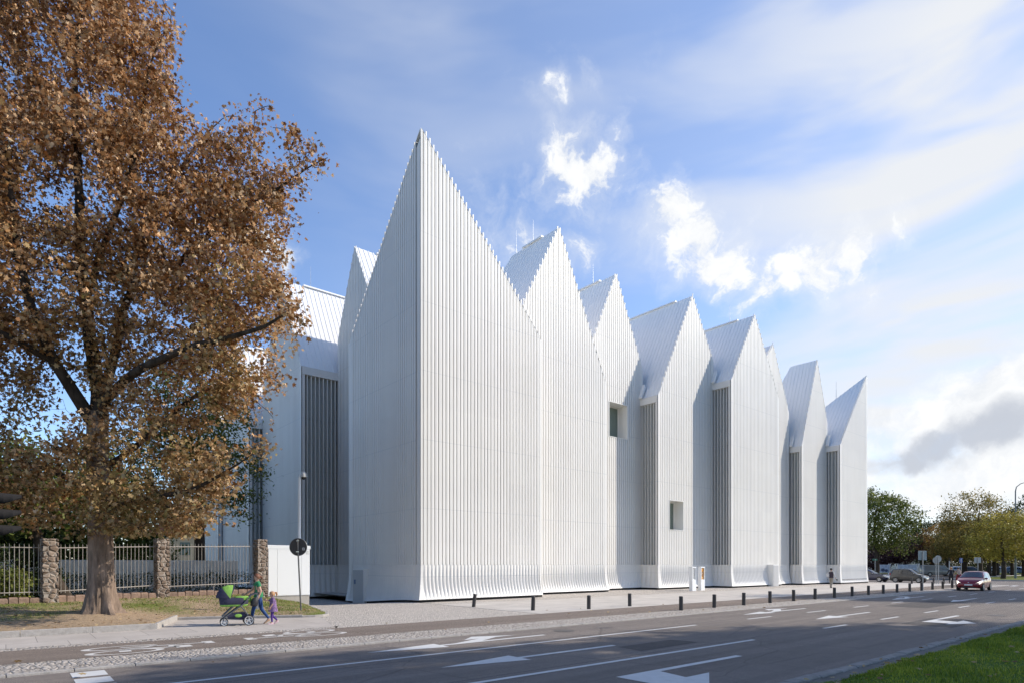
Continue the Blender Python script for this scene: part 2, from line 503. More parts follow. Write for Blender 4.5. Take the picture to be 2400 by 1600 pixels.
def sheet(name, poly, z, m, cuts=None, zf=None, kind='structure'):
    bm = bmesh.new()
    bm.faces.new([bm.verts.new((p[0], p[1], 0)) for p in poly])
    if cuts:
        for ax, vals in enumerate(cuts):
            for c in vals:
                n = (1, 0, 0) if ax == 0 else (0, 1, 0)
                bmesh.ops.bisect_plane(bm, geom=bm.verts[:] + bm.edges[:] + bm.faces[:], plane_co=(c, c, 0), plane_no=n)
    for v in bm.verts: v.co.z = z + (zf(v.co.x, v.co.y) if zf else 0)
    bmesh.ops.recalc_face_normals(bm, faces=bm.faces)
    if bm.faces and bm.faces[:][0].normal.z < 0: bmesh.ops.reverse_faces(bm, faces=bm.faces)
    me = bpy.data.meshes.new(name); bm.to_mesh(me); bm.free()
    me.materials.append(m)
    o = bpy.data.objects.new(name, me); col.objects.link(o)
    return tag(o, kind=kind)


def frange(a, b, d):
    n = int(round((b - a) / d)); return [a + d * i for i in range(n + 1)]

# ================================================================ ground
M_road = m_asphalt('road_asphalt', (.215, .187, .168))
M_lane = m_asphalt('lane_asphalt', (.225, .185, .157), patch=.12)
M_cob = m_setts('cobbles', (.66, .595, .525), 11, .42)
M_sett = m_setts('sett_strip', (.57, .51, .45), 9.0, .30, (1, 1.15, 1))
M_slab = m_slabs('paving_slabs', (.56, .515, .465), 1.5, .75)
M_walk = m_slabs('walk_slabs', (.50, .45, .405), 1.25, 3.3, 0.0)
M_kerb = mat('kerb_stone', (.36, .33, .30), .85, var=.18, vscale=6, bump=.4, bscale=30)
M_kerbdark = mat('edge_stone', (.24, .225, .21), .85, var=.25, vscale=5, bump=.7, bscale=14)
M_white = m_paint('road_paint')
M_grass = m_lawn('lawn_soil', (.17, .19, .05), (.40, .29, .19), .52, ((3.2, 24.0, 3.0), (.6, 23.4, 2.2), (-2.5, 22.8, 1.6), (6.4, 24.9, 1.3), (8.6, 23.5, .9)))
M_verge = m_lawn('verge_soil', (.10, .165, .028), (.16, .15, .06), .30)
M_park = m_lawn('park_soil', (.13, .15, .03), (.22, .19, .08), .40)

cu = (frange(9.5, 17.5, .5), frange(27, 47, .5))
sheet('ground', [(-400, -400), (900, -400), (900, 900), (-400, 900)], -.12, mat('bare_ground', (.16, .145, .12), .95, var=.3, vscale=.2), cu, gz)
sheet('road', [(-90, 4.8), (76, 4.8), (76, 14.22), (-90, 14.22)], -.04, M_road)
sheet('cross_road', [(76, -60), (93, -60), (97, 26), (150, 27), (150, 58), (93, 58), (88, 160), (76, 160)], -.036, M_road)
sheet('sett_strip', [(-90, 14.37), (75.8, 14.37), (75.8, 15.8), (-90, 15.8)], 0, M_sett)
sheet('cycle_lane', [(-90, 15.8), (75.8, 15.8), (75.8, 18.2), (-90, 18.2)], .003, M_lane)
sheet('sidewalk', [(-90, 18.75), (8.3, 18.75), (9.4, 22.6), (8.6, 25), (-90, 25)], 0, M_walk)
sheet('cobble_edging', [(-90, 18.2), (8.0, 18.2), (8.3, 18.75), (-90, 18.75)], .001, M_sett)
sheet('cobbled_driveway', [(8.0, 18.2), (16.66, 18.2), (16.66, 27.7), (17.6, 47), (11.0, 47), (11.0, 29), (8.8, 23.8), (9.2, 22.4)], .001, M_cob,
      (frange(9.5, 17.5, .5), frange(27, 47, .5)), gz)
sheet('pavement', [(16.70, 18.2), (75.8, 18.2), (75.8, 60), (16.70, 60)], 0, M_slab)
sheet('cobble_border', [(16.78, 25.7), (74.9, 24.6), (74.9, 27), (40, 33), (16.78, 28.5)], .004, M_cob)
mb = MB(); mb.box((16.655, 18.2, -.02), (16.705, 27.4, .004)); tag(mb.build('drain_channel', mat('drain_iron', (.05, .045, .04), .6)), kind='structure')
# flush kerb between the setts and the road, then a low step
mb = MB(); u = -30.0
while u < 75:
    L = 1.0; mb.bbox((u + .006, 14.22, -.12), (u + L - .006, 14.372, .006), .008); u += L
tag(mb.build('road_kerb', M_kerb), kind='structure')
# kerb and stone edge of the near verge
mb = MB(); u = -12.0
while u < 80:
    L = rnd.uniform(.7, 1.15); j = rnd.uniform(-.012, .012)
    mb.bbox((u + .008, 4.58 + j, -.12), (u + L - .008, 4.80 + j, .085 + rnd.uniform(-.012, .012)), .02); u += L
tag(mb.build('verge_kerb', M_kerbdark), kind='structure')
sheet('verge_edging', [(-30, 4.30), (80, 4.30), (80, 4.59), (-30, 4.59)], .045, mat('dirty_concrete', (.15, .14, .125), .9, var=.3, vscale=3, bump=.3, bscale=40))
vz = lambda u, s: .03 + .05 * smst(4.4 - s, 0, .7) + .03 * math.sin(u * 1.3) * smst(4.4 - s, .3, 2)
sheet('verge_lawn', [(-40, -60), (74, -60), (74, 4.36), (-40, 4.36)], .0, M_verge, (frange(-6, 40, .5), frange(-6, 4.0, .5)), vz)
sheet('park_lawn', [(95, -80), (400, -80), (400, 25.2), (99, 25.2), (95.5, 20)], .05, M_park)
sheet('far_lawn', [(152, 26), (400, 26), (400, 400), (100, 400), (95, 60), (152, 60)], .05, M_park)
mb = MB(); mb.tube([(95, -60, .02), (95, 18, .02), (96.5, 23.5, .02), (100, 25.2, .02), (150, 25.4, .02)], .12, 6)
tag(mb.build('park_kerb', M_kerb), kind='structure')
sheet('car_park', [(128, -40), (160, -40), (160, 20), (128, 20)], .06, mat('car_park_concrete', (.36, .35, .33), .9, var=.1, vscale=.4))

# raised lawn in front of the iron fence
KP = [(-60, 21.5), (.3, 21.5), (3.6, 21.45), (4.75, 24.5), (6.1, 24.0), (7.85, 23.05), (8.6, 22.66), (9.05, 22.56), (9.4, 22.62), (9.68, 22.82), (9.86, 23.15), (9.98, 23.6), (10.2, 24.5), (10.6, 26.2), (11.2, 28.6), (11.35, 30.0)]


def edge_d(u, s):
    """distance to the kerb line of the lawn"""
    best = 99.0
    for (a, b), (c, d) in zip(KP[:-1], KP[1:]):
        ex, ey = c - a, d - b; t = max(0, min(1, ((u - a) * ex + (s - b) * ey) / (ex * ex + ey * ey)))
        best = min(best, math.hypot(u - a - t * ex, s - b - t * ey))
    return best


def lz(u, s):
    d = edge_d(u, s)
    z = .05 + .09 * smst(d, 0, .4) + (.46 * smst(s, 22.5, 30)) * smst(d, 0, 3.2)
    r = math.hypot(u - 2.55, s - 25.2)
    z += .10 * smst(2.2 - r, 0, 2.2) * smst(d, 0, .6)
    z += .018 * math.sin(u * 2.1 + s) * math.cos(s * 1.7 - u * .6) * smst(d, .1, .8)
    return z


sheet('front_lawn', KP + [(11.35, 31.5), (-60, 31.5)], 0, M_grass, (frange(-6, 11.5, .35), frange(21.6, 31.2, .35)), lz)
sheet('back_lawn', [(-90, 31.4), (9.6, 31.4), (14.3, 62), (14.3, 120), (-90, 120)], .30, M_grass)
mb = MB()
for (a, b), (c, d) in zip(KP[:-1], KP[1:]):
    ln = math.hypot(c - a, d - b); n = max(1, int(round(ln / 1.35))) if ln < 30 else 34
    low = a > 4.5
    for k in range(n):
        p0 = (a + (c - a) * k / n, b + (d - b) * k / n); p1 = (a + (c - a) * (k + 1) / n, b + (d - b) * (k + 1) / n)
        ex, ey = (p1[0] - p0[0]), (p1[1] - p0[1]); l = math.hypot(ex, ey); ex /= l; ey /= l
        g = .006 if not low else .002
        q = [(p0[0] + ex * g, p0[1] + ey * g), (p1[0] - ex * g, p1[1] - ey * g)]
        w = .10 if not low else .17; zt = .185 if not low else (.10 if a < 8 else .075)
        nx, ny = -ey * w, ex * w
        ring = lambda z, i: [(q[0][0] + nx * i, q[0][1] + ny * i, z), (q[1][0] + nx * i, q[1][1] + ny * i, z), (q[1][0] + nx * (1 - i), q[1][1] + ny * (1 - i), z), (q[0][0] + nx * (1 - i), q[0][1] + ny * (1 - i), z)]
        mb.loft([ring(-.1, 0), ring(zt - .015, 0), ring(zt, .12)])
tag(mb.build('lawn_kerb', M_kerb), kind='structure')

# ---------------------------------------------------------------- road markings
mk = []


def strip(u0, u1, s, w=.12):
    mk.append([(u0, s - w / 2), (u1, s - w / 2), (u1, s + w / 2), (u0, s + w / 2)])


strip(-30, 17.9, 11.72); strip(-30, 15.6, 8.42, .13)
for k in range(11):
    strip(21.3 + k * 4.9, 23.1 + k * 4.9, 11.75); strip(20.1 + k * 4.9, 21.9 + k * 4.9, 8.5)


def arrow(u, s, kind):
    T = lambda pts: mk.append([(u + p[0], s + p[1]) for p in pts])
    if kind == 'ahead':
        T([(0, 0), (2.05, -.38), (2.05, .38)]); T([(2.05, -.075), (5.2, -.075), (5.2, .075), (2.05, .075)])
    if kind == 'left':
        T([(.0, -.08), (4.1, -.08), (4.1, .08), (.0, .08)]); T([(.0, -.08), (.0, -.75), (.95, -.75), (1.1, -.08)])
        T([(-.5, -.75), (.75, -1.35), (1.7, -.75)])
    if kind == 'right':
        T([(0, 0), (2.05, -.36), (2.05, .36)]); T([(2.05, -.075), (5.6, -.075), (5.6, .075), (2.05, .075)])
        T([(2.5, .075), (3.6, .50), (4.2, .50), (3.4, .075)]); T([(3.1, .50), (3.7, .98), (4.9, .50)])


for k in range(3):
    o = k * 16.6
    arrow(6.6 + o, 10.1, 'ahead'); arrow(8.5 + o, 7.15, 'left'); arrow(6.4 + o, 12.9, 'right')
s = 14.05
while s > 5.3:
    mk.append([(.92, s - .62), (1.46, s - .62), (1.46, s), (.92, s)]); s -= .82
for k in range(8):
    mk.append([(73.2, 14 - k * 1.1), (75.4, 14 - k * 1.1), (75.4, 13.5 - k * 1.1), (73.2, 13.5 - k * 1.1)])
mb = MB()
for i, q in enumerate(mk): mb.add([(p[0], p[1], -.0355) for p in q], [tuple(range(len(q)))])
tag(mb.build('road_markings', M_white, fix=False), kind='structure')

# repairs and ironwork in the carriageway
M_patch = m_asphalt('patch_asphalt', (.115, .105, .10), patch=.12)
for (u0, u1, s0, s1) in ((23.5, 27.2, 5.9, 7.5), (11.5, 14.0, 9.0, 9.9), (33, 41, 9.3, 11.2)):
    sheet('road_patch', [(u0, s0), (u1, s0 + .08), (u1 - .1, s1), (u0 + .12, s1 - .05)], -.0375, M_patch)
mb = MB()
for s_ in (8.72, 12.05, 11.3):
    mb.add([(-30, s_ - .02, -.0385), (60, s_ - .02, -.0385), (60, s_ + .02, -.0385), (-30, s_ + .02, -.0385)], [(0, 1, 2, 3)])
tag(mb.build('road_joints', mat('tar_joint', (.075, .07, .068), .8), fix=False), kind='structure')
for i, (u_, s_, lab) in enumerate(((13.2, 13.3, 'round iron manhole cover in the lane beside the sett strip'), (18.6, 9.6, 'round iron manhole cover in the middle of the carriageway'), (30.5, 6.2, 'round iron manhole cover near the verge kerb'))):
    mb = MB(); mb.cyl((0, 0), .33, -.02, .004, 28); mb.cyl((0, 0), .27, .004, .006, 28, .26)
    o = mb.build('manhole_cover', mat('manhole_iron', (.09, .08, .075), .6, .3, var=.2, vscale=20), None); o.location = (u_, s_, -.038); tag(o, lab, 'manhole cover', 'manhole covers in the road')


def bike_sign(u0, s0, sg):
    """flat bicycle drawn on the lane, long along the lane"""
    mb = MB(); z = .0075
    P = lambda p, q: (u0 + sg * q * 1.12, s0 + sg * p * 1.42, z)
    def line(pts, w):
        for a, b in zip(pts[:-1], pts[1:]):
            dx, dy = b[0] - a[0], (b[1] - a[1]) / 2.4; l = math.hypot(dx, dy) or 1
            nx, ny = -dy / l * w / 2, dx / l * w / 2 * 2.4
            mb.add([P(a[0] + nx, a[1] + ny), P(b[0] + nx, b[1] + ny), P(b[0] - nx, b[1] - ny), P(a[0] - nx, a[1] - ny)], [(0, 1, 2, 3)])
    for cx in (-.30, .30):
        n = 28
        for k in range(n):
            a, b = 2 * math.pi * k / n, 2 * math.pi * (k + 1) / n
            mb.add([P(cx + .26 * math.cos(a), .72 + .70 * math.sin(a)), P(cx + .26 * math.cos(b), .72 + .70 * math.sin(b)),
                    P(cx + .205 * math.cos(b), .72 + .55 * math.sin(b)), P(cx + .205 * math.cos(a), .72 + .55 * math.sin(a))], [(0, 1, 2, 3)])
    line([(-.30, .72), (-.02, .74), (-.13, 1.75)], .09); line([(-.13, 1.6), (.19, 1.68)], .06)
    line([(.30, .72), (.19, 1.7), (.17, 2.35)], .075)
    mb.add([P(-.28, 1.66), P(.02, 1.66), (P(.0, 1.98)), P(-.26, 1.98)], [(0, 1, 2, 3)])
    mb.add([P(.02, 2.3), P(.34, 2.3), P(.34, 2.52), P(.02, 2.52)], [(0, 1, 2, 3)])
    tag(mb.build('cycle_lane_marking', mat('lane_paint', (.60, .57, .53), .8, var=.10, vscale=8, spec=.1), fix=False), kind='structure')


bike_sign(1.30, 16.75, 1); bike_sign(7.75, 17.30, -1)

# ================================================================ the hall
M_clad = m_cladding()
M_roof = mat('white_roof', (.80, .785, .765), .5)
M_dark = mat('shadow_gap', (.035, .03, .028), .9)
M_pane = mat('facade_glass', (.41, .43, .42), .15, spec=.6)
M_win = mat('window_glass', (.16, .20, .165), .08, spec=.7)
M_rev = mat('reveal_white', (.76, .74, .70), .55)
M_door = mat('door_grey', (.46, .45, .44), .5)
M_metal = mat('galvanised', (.45, .46, .47), .45, .6)


def ribwall(mb, W, t0, t1, top, zb, holes=(), pitch=.235, fin=.05, m0=False, m1=False, base_only=False, gap=0.0, trim=.26, ext=.26, fl=.26):
    """vertical ribbed cladding; W(t, d, z) with d inwards. Each rib: open joint, flat panel, bevelled edge"""
    prof = [(t0, 1), (t0 + trim, 1)]
    n = max(1, int((t1 - t0 - 2 * trim) / pitch)); p = (t1 - t0 - 2 * trim) / n
    for k in range(n):
        a = t0 + trim + k * p
        prof += [(a + .004, 0), (a + p * .21, 0), (a + p * .21 + .004, 2), (a + p * .45, 3), (a + p * .72, 4), (a + p, 5)]
    prof += [(t1 - trim + .004, 1), (t1, 1)]
    UP = {0: .12, 1: -.006, 2: 0, 3: 0, 4: -.004, 5: .006}
    LO = {0: 1, 1: 0, 2: .92, 3: .22, 4: 0, 5: .86}
    w0 = lambda t: max(0, 1 - (t - t0) / (trim + .01)) if m0 else 0
    w1 = lambda t: max(0, 1 - (t1 - t) / (trim + .01)) if m1 else 0

    def pt(t, o, z, up):
        b = zb(t); q = max(0, min(1, (2.0 - z) / (2.0 - b)))
        if up: d = -fin + UP[o]
        else: d = -(fin + fl * q ** 2.4) + LO[o] * (.022 * (1 - q) + .36 * q ** 1.5 * (1 - q)) + .002 * (o == 0)
        return W(t + w0(t) * d - w1(t) * d, d, z)
    zrows = lambda t: [zb(t) + (2.0 - zb(t)) * f for f in (0, .04, .09, .15, .22, .31, .42, .55, .75, 1)]
    for i in range(len(prof) - 1):
        (ta, oa), (tb, ob) = prof[i], prof[i + 1]
        tm = .5 * (ta + tb)
        va = [pt(ta, oa, z, False) for z in zrows(ta)]; vb = [pt(tb, ob, z, False) for z in zrows(tb)]
        k = len(va)
        hole = next((h for h in holes if h[0] - .004 < tm < h[1] + .004), None)
        mb.add(va + vb, [(j, k + j, k + j + 1, j + 1) for j in range(k - 1)])
        if base_only or (gap and i == 0): continue
        za, zc = top(ta), top(tb); zl = 2.0
        if hole:
            mb.add([pt(ta, oa, 2, 1), pt(tb, ob, 2, 1), pt(tb, ob, hole[2], 1), pt(ta, oa, hole[2], 1)], [(0, 1, 2, 3)])
            zl = hole[3]
        mb.add([pt(ta, oa, zl, 1), pt(tb, ob, zl, 1), pt(tb, ob, zc, 1), pt(ta, oa, za, 1)], [(0, 1, 2, 3)])
        if zl == 2.0: mb.add([va[-1], vb[-1], pt(tb, ob, 2, 1), pt(ta, oa, 2, 1)], [(0, 1, 2, 3)])
        if oa == 4:      # the bevelled edge runs on above the eaves as a small finial
            z = top(tm) + ext; d0, d1 = -fin - .008, -fin + .06; zq = min(za, zc) - .15
            mb.loft([[W(ta, d0, q), W(tb, d0 + .008, q), W(tb, d1, q), W(ta, d1, q)] for q in (zq, z)])


def roofplane(mb, W, te, ze, tr, zr, dr, db, d0=-.06, pitch=.36):
    L = math.hypot(te - tr, ze - zr); sg = 1 if te < tr else -1
    nx, nz = -sg * (zr - ze) / L, abs(te - tr) / L
    d = d0; pts = []
    n = int((db - d0) / pitch)
    for k in range(n):
        a = d0 + k * pitch
        pts += [(a, 0), (a + pitch * .72, 0), (a + pitch * .76, .03), (a + pitch * .96, .03)]
    pts.append((db, 0))
    def P(d, o, up):
        g = max(0, (d - dr) / (db - dr)) if d > dr else 0
        t, z = (tr + (te - tr) * g, zr + (ze - zr) * g) if up else (te, ze)
        return W(t + nx * o, d, z + nz * o)
    for (a, oa), (b, ob) in zip(pts[:-1], pts[1:]):
        mb.add([P(a, oa, 0), P(b, ob, 0), P(b, ob, 1), P(a, oa, 1)], [(0, 1, 2, 3)])


hall = thing('concert_hall', 'white ribbed concert hall with a row of steep pointed gables behind the paved forecourt', 'building', (16.9, 27.7, 0))
HO = (16.9, 27.7, 0)


def hit_s(x, s): d = ray(x); Y = s / d[1]; return d[0] * Y, Y
def hit_u(x, u): d = ray(x); Y = u / d[0]; return d[1] * Y, Y
def zat(y, Y): return CH + (HZ - y) / F * Y


def wing(ax, c, pa, p0, p1, xr=None, dr=None, side=0.0, kind='gable', win=None, door=None, m0=False, m1=False, via=None, tl=None, rods=(), zbase=None, hip=3.5, fl=.26):
    """ax 0: wall along x at y=c; ax 1: wall along y at x=c. p* are apex / eaves as seen in the photo"""
    hit = hit_s if ax == 0 else hit_u
    W = (lambda t, d, z: (t, c + d, z)) if ax == 0 else (lambda t, d, z: (c + d, t, z))
    ta, Y = hit(pa[0], c); za = zat(pa[1], Y)
    if p1: t1, Y = hit(p1[0], c); z1 = zat(p1[1], Y)
    else: t1, z1 = ta, za
    if via:
        tv, Y = hit(via[0], c); zv = zat(via[1], Y)
        t0 = tl; z0 = za - (za - zv) / (ta - tv) * (ta - t0)
    elif p0:
        t0, Y = hit(p0[0], c); z0 = zat(p0[1], Y)
    else: t0, z0 = ta, za
    if kind == 'half': t0, z0 = ta, za
    if kind == 'halfend': t1, z1 = ta, za
    top = lambda t: (z0 + (za - z0) * (t - t0) / (ta - t0)) if (t < ta and ta - t0 > .01) else (z1 + (za - z1) * (t1 - t) / (t1 - ta) if t1 - ta > .01 else za)
    zb = zbase or (lambda t: .15)
    holes = []; wz = None
    if win:
        xl, xr_, yt, yb, xg = win
        a, Ya = hit(xl, c); b, Yb = hit(xr_, c)
        n = max(1, int((t1 - t0 - .6) / .235)); p = (t1 - t0 - .6) / n
        snap = lambda t: t0 + .3 + round((t - t0 - .3) / p) * p
        a, b = snap(a), snap(b)
        wz = (a, b, zat(yb, Ya), zat(yt, Ya)); holes.append(wz)
    mb = MB()
    ribwall(mb, W, t0, t1, top, zb, holes, m0=m0, m1=m1, gap=.3 if (ax == 1 and kind == 'half') else 0, trim=.44 if (ax == 1 and kind == 'half') else (.08 if kind == 'half' else .26), fl=fl)
    wall = mb.build('gabled_wall', M_clad, hall, off=HO, fix=False)
    # depth of the wing
    D = dr if dr is not None else 12.0
    if xr is not None:
        d_, Y = (hit_u(xr, ta) if ax == 0 else hit_s(xr, ta)); D = d_ - c
    db = D + hip
    mb = MB()
    if kind == 'half':
        db = (t1 - t0); roofplane(mb, W, t1, z1, t0, za, 0, db)
    elif kind == 'halfend':
        db = dr; roofplane(mb, W, t0, z0, ta, za, 0, db)
        mb.add([W(ta, 0, za), W(t0, db, z0), W(ta, db, z0 - .5)], [(0, 1, 2)])
    else:
        roofplane(mb, W, t0, z0, ta, za, D, db); roofplane(mb, W, t1, z1, ta, za, D, db)
        mb.add([W(ta, D, za), W(t0, db, z0), W(t1, db, z1)], [(0, 1, 2)])
    rf = mb.build('roof', M_roof, wall, off=HO, fix=False)
    d0 = 1.25 if win else .15
    mb = MB()
    if kind == 'half': out = [(t0 + .02, -.9), (t1, -.9), (t1, z1 - .2), (t0 + .02, za - .4)]
    elif kind == 'halfend': out = [(t0 + .5, -.9), (t1, -.9), (t1, za - .4), (t0 + .5, z0 - .2)]
    else: out = [(t0 + (.5 if side else .02), -.9), (t1, -.9), (t1, z1 - .2), (ta, za - .5), (t0 + (.5 if side else .02), z0 - .2)]
    if kind == 'gable':
        mb.loft([[W(t, d0, z) for t, z in out], [W(t, D - .2, z) for t, z in out]])
        mb.loft([[W(t, D - .2, min(z, min(z0, z1) - .3)) for t, z in out], [W(t, db - .1, min(z, min(z0, z1) - .3)) for t, z in out]])
    elif kind == 'half':
        zlow = z1 - .2
        mb.loft([[W(t, d0, z) for t, z in out], [W(t, db, min(z, zlow)) for t, z in out]])
    else:
        mb.loft([[W(t, d0, z) for t, z in out], [W(t, db, min(z, z0 - .2)) for t, z in out]])
    mb.build('inner_wall', M_rev, wall, off=HO)
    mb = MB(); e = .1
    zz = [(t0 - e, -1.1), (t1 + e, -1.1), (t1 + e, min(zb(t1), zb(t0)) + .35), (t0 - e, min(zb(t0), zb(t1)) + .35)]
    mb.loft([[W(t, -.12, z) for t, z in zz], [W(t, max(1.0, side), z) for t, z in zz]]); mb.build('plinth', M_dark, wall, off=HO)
    if kind == 'gable' and D > 4:
        mb = MB(); w = .17
        for a, b, h in ((1.6, D - 1.2, .13),):
            mb.loft([[W(ta - w, a, za + .0), W(ta - w * .6, a, za + h), W(ta + w * .6, a, za + h), W(ta + w, a, za)], [W(ta - w, b, za), W(ta - w * .6, b, za + h), W(ta + w * .6, b, za + h), W(ta + w, b, za)]])
        mb.build('ridge_cap', M_roof, wall, off=HO)
        for dd in rods:
            mb = MB(); q = W(ta, dd if dd > 0 else D + dd, za)
            mb.tube([(q[0], q[1], q[2]), (q[0], q[1], q[2] + .7), (q[0], q[1], q[2] + 1.7)], [.022, .014, .008], 6); mb.build('lightning_rod', M_metal, wall, off=HO)
    if kind == 'halfend':
        mb = MB(); q = W(ta + (t0 - ta) * .28, db * .28, za + (z0 - za) * .28)
        mb.tube([q, (q[0], q[1], q[2] + 1.9)], [.03, .012], 6); mb.build('lightning_rod', M_metal, wall, off=HO)
    if win:
        a, b, zl, zh = wz
        g, Y = (hit_u(win[4], b) if ax == 0 else (0, 0)); g -= c; g = max(.4, min(1.2, g))
        mb = MB(); o = -.062
        fr = lambda d, e: [W(a + e, d, zl + e), W(b - e, d, zl + e), W(b - e, d, zh - e), W(a + e, d, zh - e)]
        mb.loft([fr(o, 0), fr(g, 0)], False, False)
        mb.loft([[W(a - .05, o - .015, zl - .05), W(b + .05, o - .015, zl - .05), W(b + .05, o - .015, zh + .05), W(a - .05, o - .015, zh + .05)], fr(o - .015, 0), fr(o, 0)], False, False)
        mb.loft([fr(g, 0), fr(g - .06, 0.001), fr(g - .06, .09), fr(g, .09)], False, False)
        mb.build('window_reveal', M_rev, wall, off=HO)
        mb = MB(); mb.add(fr(g - .012, 0), [(0, 1, 2, 3)]); mb.build('window_pane', M_win, wall, off=HO)
    if door:
        ta_, tb_, zt, out_, zlo = door
        mb = MB()
        mb.loft([[W(t, 0.05, z) for t, z in ((ta_, zlo), (tb_, zlo), (tb_, zt), (ta_, zt))], [W(t, -out_, z) for t, z in ((ta_, zlo), (tb_, zlo), (tb_, zt), (ta_, zt))]])
        mb.build('door_surround', M_rev, wall, off=HO)
        mb = MB(); i = .07
        mb.loft([[W(t, -out_ - .001 + .0, z) for t, z in ((ta_ + i, zlo + .02), (tb_ - i, zlo + .02), (tb_ - i, zt - i), (ta_ + i, zt - i))], [W(t, -out_ - .02, z) for t, z in ((ta_ + i, zlo + .02), (tb_ - i, zlo + .02), (tb_ - i, zt - i), (ta_ + i, zt - i))]])
        mb.build('door', M_door, wall, off=HO)
        if ax == 1:
            mb = MB(); tp = (ta_ + tb_) / 2 + .3
            mb.loft([[W(t, -out_ - .021, z) for t, z in ((tp, .8), (tp + .22, .8), (tp + .22, 1.08), (tp, 1.08))], [W(t, -out_ - .03, z) for t, z in ((tp, .8), (tp + .22, .8), (tp + .22, 1.08), (tp, 1.08))]])
            mb.build('door_plate', mat('blue_plate', (.04, .10, .22), .4), wall, off=HO)
    if side > 0:
        # glazed flank with upright fins, seen over the lower neighbour
        W2 = lambda t, d, z: W(t0 + d, t, z)
        mb = MB(); ribwall(mb, W2, 0, side, lambda t: 2.0, lambda t: zb(t0), (), pitch=.36, m0=True, base_only=True, trim=.16, fl=fl)
        mb.add([W2(0, -.1, 2.0), W2(side, -.1, 2.0), W2(side, .4, 2.0), W2(0, .4, 2.0)], [(0, 1, 2, 3)])
        zt = z0 - .55
        mb.loft([[W2(t, d, z) for t, d, z in ((-.0, -.12, zt), (side, -.12, zt), (side, .4, zt), (0, .4, zt))], [W2(t, d, z) for t, d, z in ((0, -.10, z0), (side, -.10, z0), (side, .4, z0), (0, .4, z0))]])
        mb.loft([[W2(t, d, z) for t, d, z in ((.02, -.07, 2.0), (.20, -.07, 2.0), (.20, .12, 2.0), (.02, .12, 2.0))], [W2(t, d, z) for t, d, z in ((.02, -.07, zt), (.20, -.07, zt), (.20, .12, zt), (.02, .12, zt))]])
        fl = mb.build('flank_frame', M_clad, wall, off=HO, fix=False)
        mb = MB(); mb.add([W2(.1, .34, 2.0), W2(side, .34, 2.0), W2(side, .34, zt + .05), W2(.1, .34, zt + .05)], [(0, 1, 2, 3)])
        for z in frange(3.2, 3.2 + 1.825 * int((zt - 3.4) / 1.825), 1.825):
            mb.loft([[W2(t, d, q) for d, q in ((.30, z), (.30, z + .04), (.338, z + .04), (.338, z))] for t in (.1, side)])
        mb.build('flank_glazing', M_pane, wall, off=HO, fix=False)
        mb = MB(); n = max(3, int(round(side / .30))); p = side / n
        for k in range(1, n):
            t = k * p + .06
            mb.loft([[W2(t, -.05, z), W2(t + .05, -.05, z), W2(t + .05, .22, z), W2(t, .22, z)] for z in (2.0, zt + .02)])
        mb.build('louvre_fins', M_clad, wall, off=HO)
        if ax == 0:   # little flashing tray where the eave meets the neighbour
            mb = MB(); mb.loft([[W2(side - .35, -.22, z0 + .0), W2(side - .02, -.22, z0), W2(side - .02, .25, z0 + .9), W2(side - .35, .25, z0 + .9)], [W2(side - .35, -.30, z0 + .12), W2(side - .02, -.30, z0 + .12), W2(side - .02, .12, z0 + 1.2), W2(side - .35, .12, z0 + 1.2)]])
            mb.build('gutter_tray', M_roof, wall, off=HO)
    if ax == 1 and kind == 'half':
        # open corner joint; the shade of its recess is put into the dark grey
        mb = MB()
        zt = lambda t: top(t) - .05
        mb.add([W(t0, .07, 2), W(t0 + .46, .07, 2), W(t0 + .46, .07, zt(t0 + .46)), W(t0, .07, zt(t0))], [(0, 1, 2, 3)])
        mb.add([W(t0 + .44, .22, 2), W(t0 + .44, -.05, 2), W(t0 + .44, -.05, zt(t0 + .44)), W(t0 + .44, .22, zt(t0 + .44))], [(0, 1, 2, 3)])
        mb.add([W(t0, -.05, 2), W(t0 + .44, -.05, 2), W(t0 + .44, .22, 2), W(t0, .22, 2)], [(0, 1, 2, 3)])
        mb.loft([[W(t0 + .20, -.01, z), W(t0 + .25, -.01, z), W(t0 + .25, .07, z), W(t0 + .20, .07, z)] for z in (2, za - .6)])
        mb.build('corner_joint', mat('joint_shade', (.17, .175, .185), .4), wall, off=HO, fix=False)
    return dict(t0=t0, t1=t1, ta=ta, z0=z0, z1=z1, za=za)


S1, S2, S3 = 27.7, 29.8, 31.4
w1 = wing(0, S1, (987, 302), None, (1265, 791), kind='half', m0=True)
lb = lambda t: .12 + gz(16.9, t)
dl = ((hit_u(838, 16.9)[0]), hit_u(864, 16.9)[0])
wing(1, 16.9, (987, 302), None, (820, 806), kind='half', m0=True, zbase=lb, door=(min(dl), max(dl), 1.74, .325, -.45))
wing(0, S2, (1309, 534), None, (1421, 905), xr=1202, via=(1229, 704), tl=w1['t1'] - 1.4, rods=(2.6, -.4))
w3 = wing(0, S3, (1443, 643), None, (1505, 868), dr=9, via=(1391, 791), tl=hit_s(1424, S2)[0] - 1.2, win=(1426.4, 1470.3, 939.8, 1020.4, 1448.4), rods=(2.4, -1.5), m1=False)
u4 = hit_s(1501, S3)[0]; S4 = hit_u(1542, u4)[0]
w4 = wing(0, S4, (1622, 694), (1542, 925), (1671, 849), dr=9, side=S3 - S4, m0=True, m1=False, win=(1566.8, 1599.7, 1171, 1239.5, 1579), rods=())
u5 = hit_s(1670, S4)[0]; S5 = hit_u(1713, u5)[0]
w5 = wing(0, S5, (1768, 739), (1713, 889), (1825, 938), dr=8.6, side=S4 - S5, m0=True, rods=(2.4,), door=(hit_s(1797, S5)[0], hit_s(1797, S5)[0] + 1.05, 2.0, .62, 0))
S6 = S5 + .7
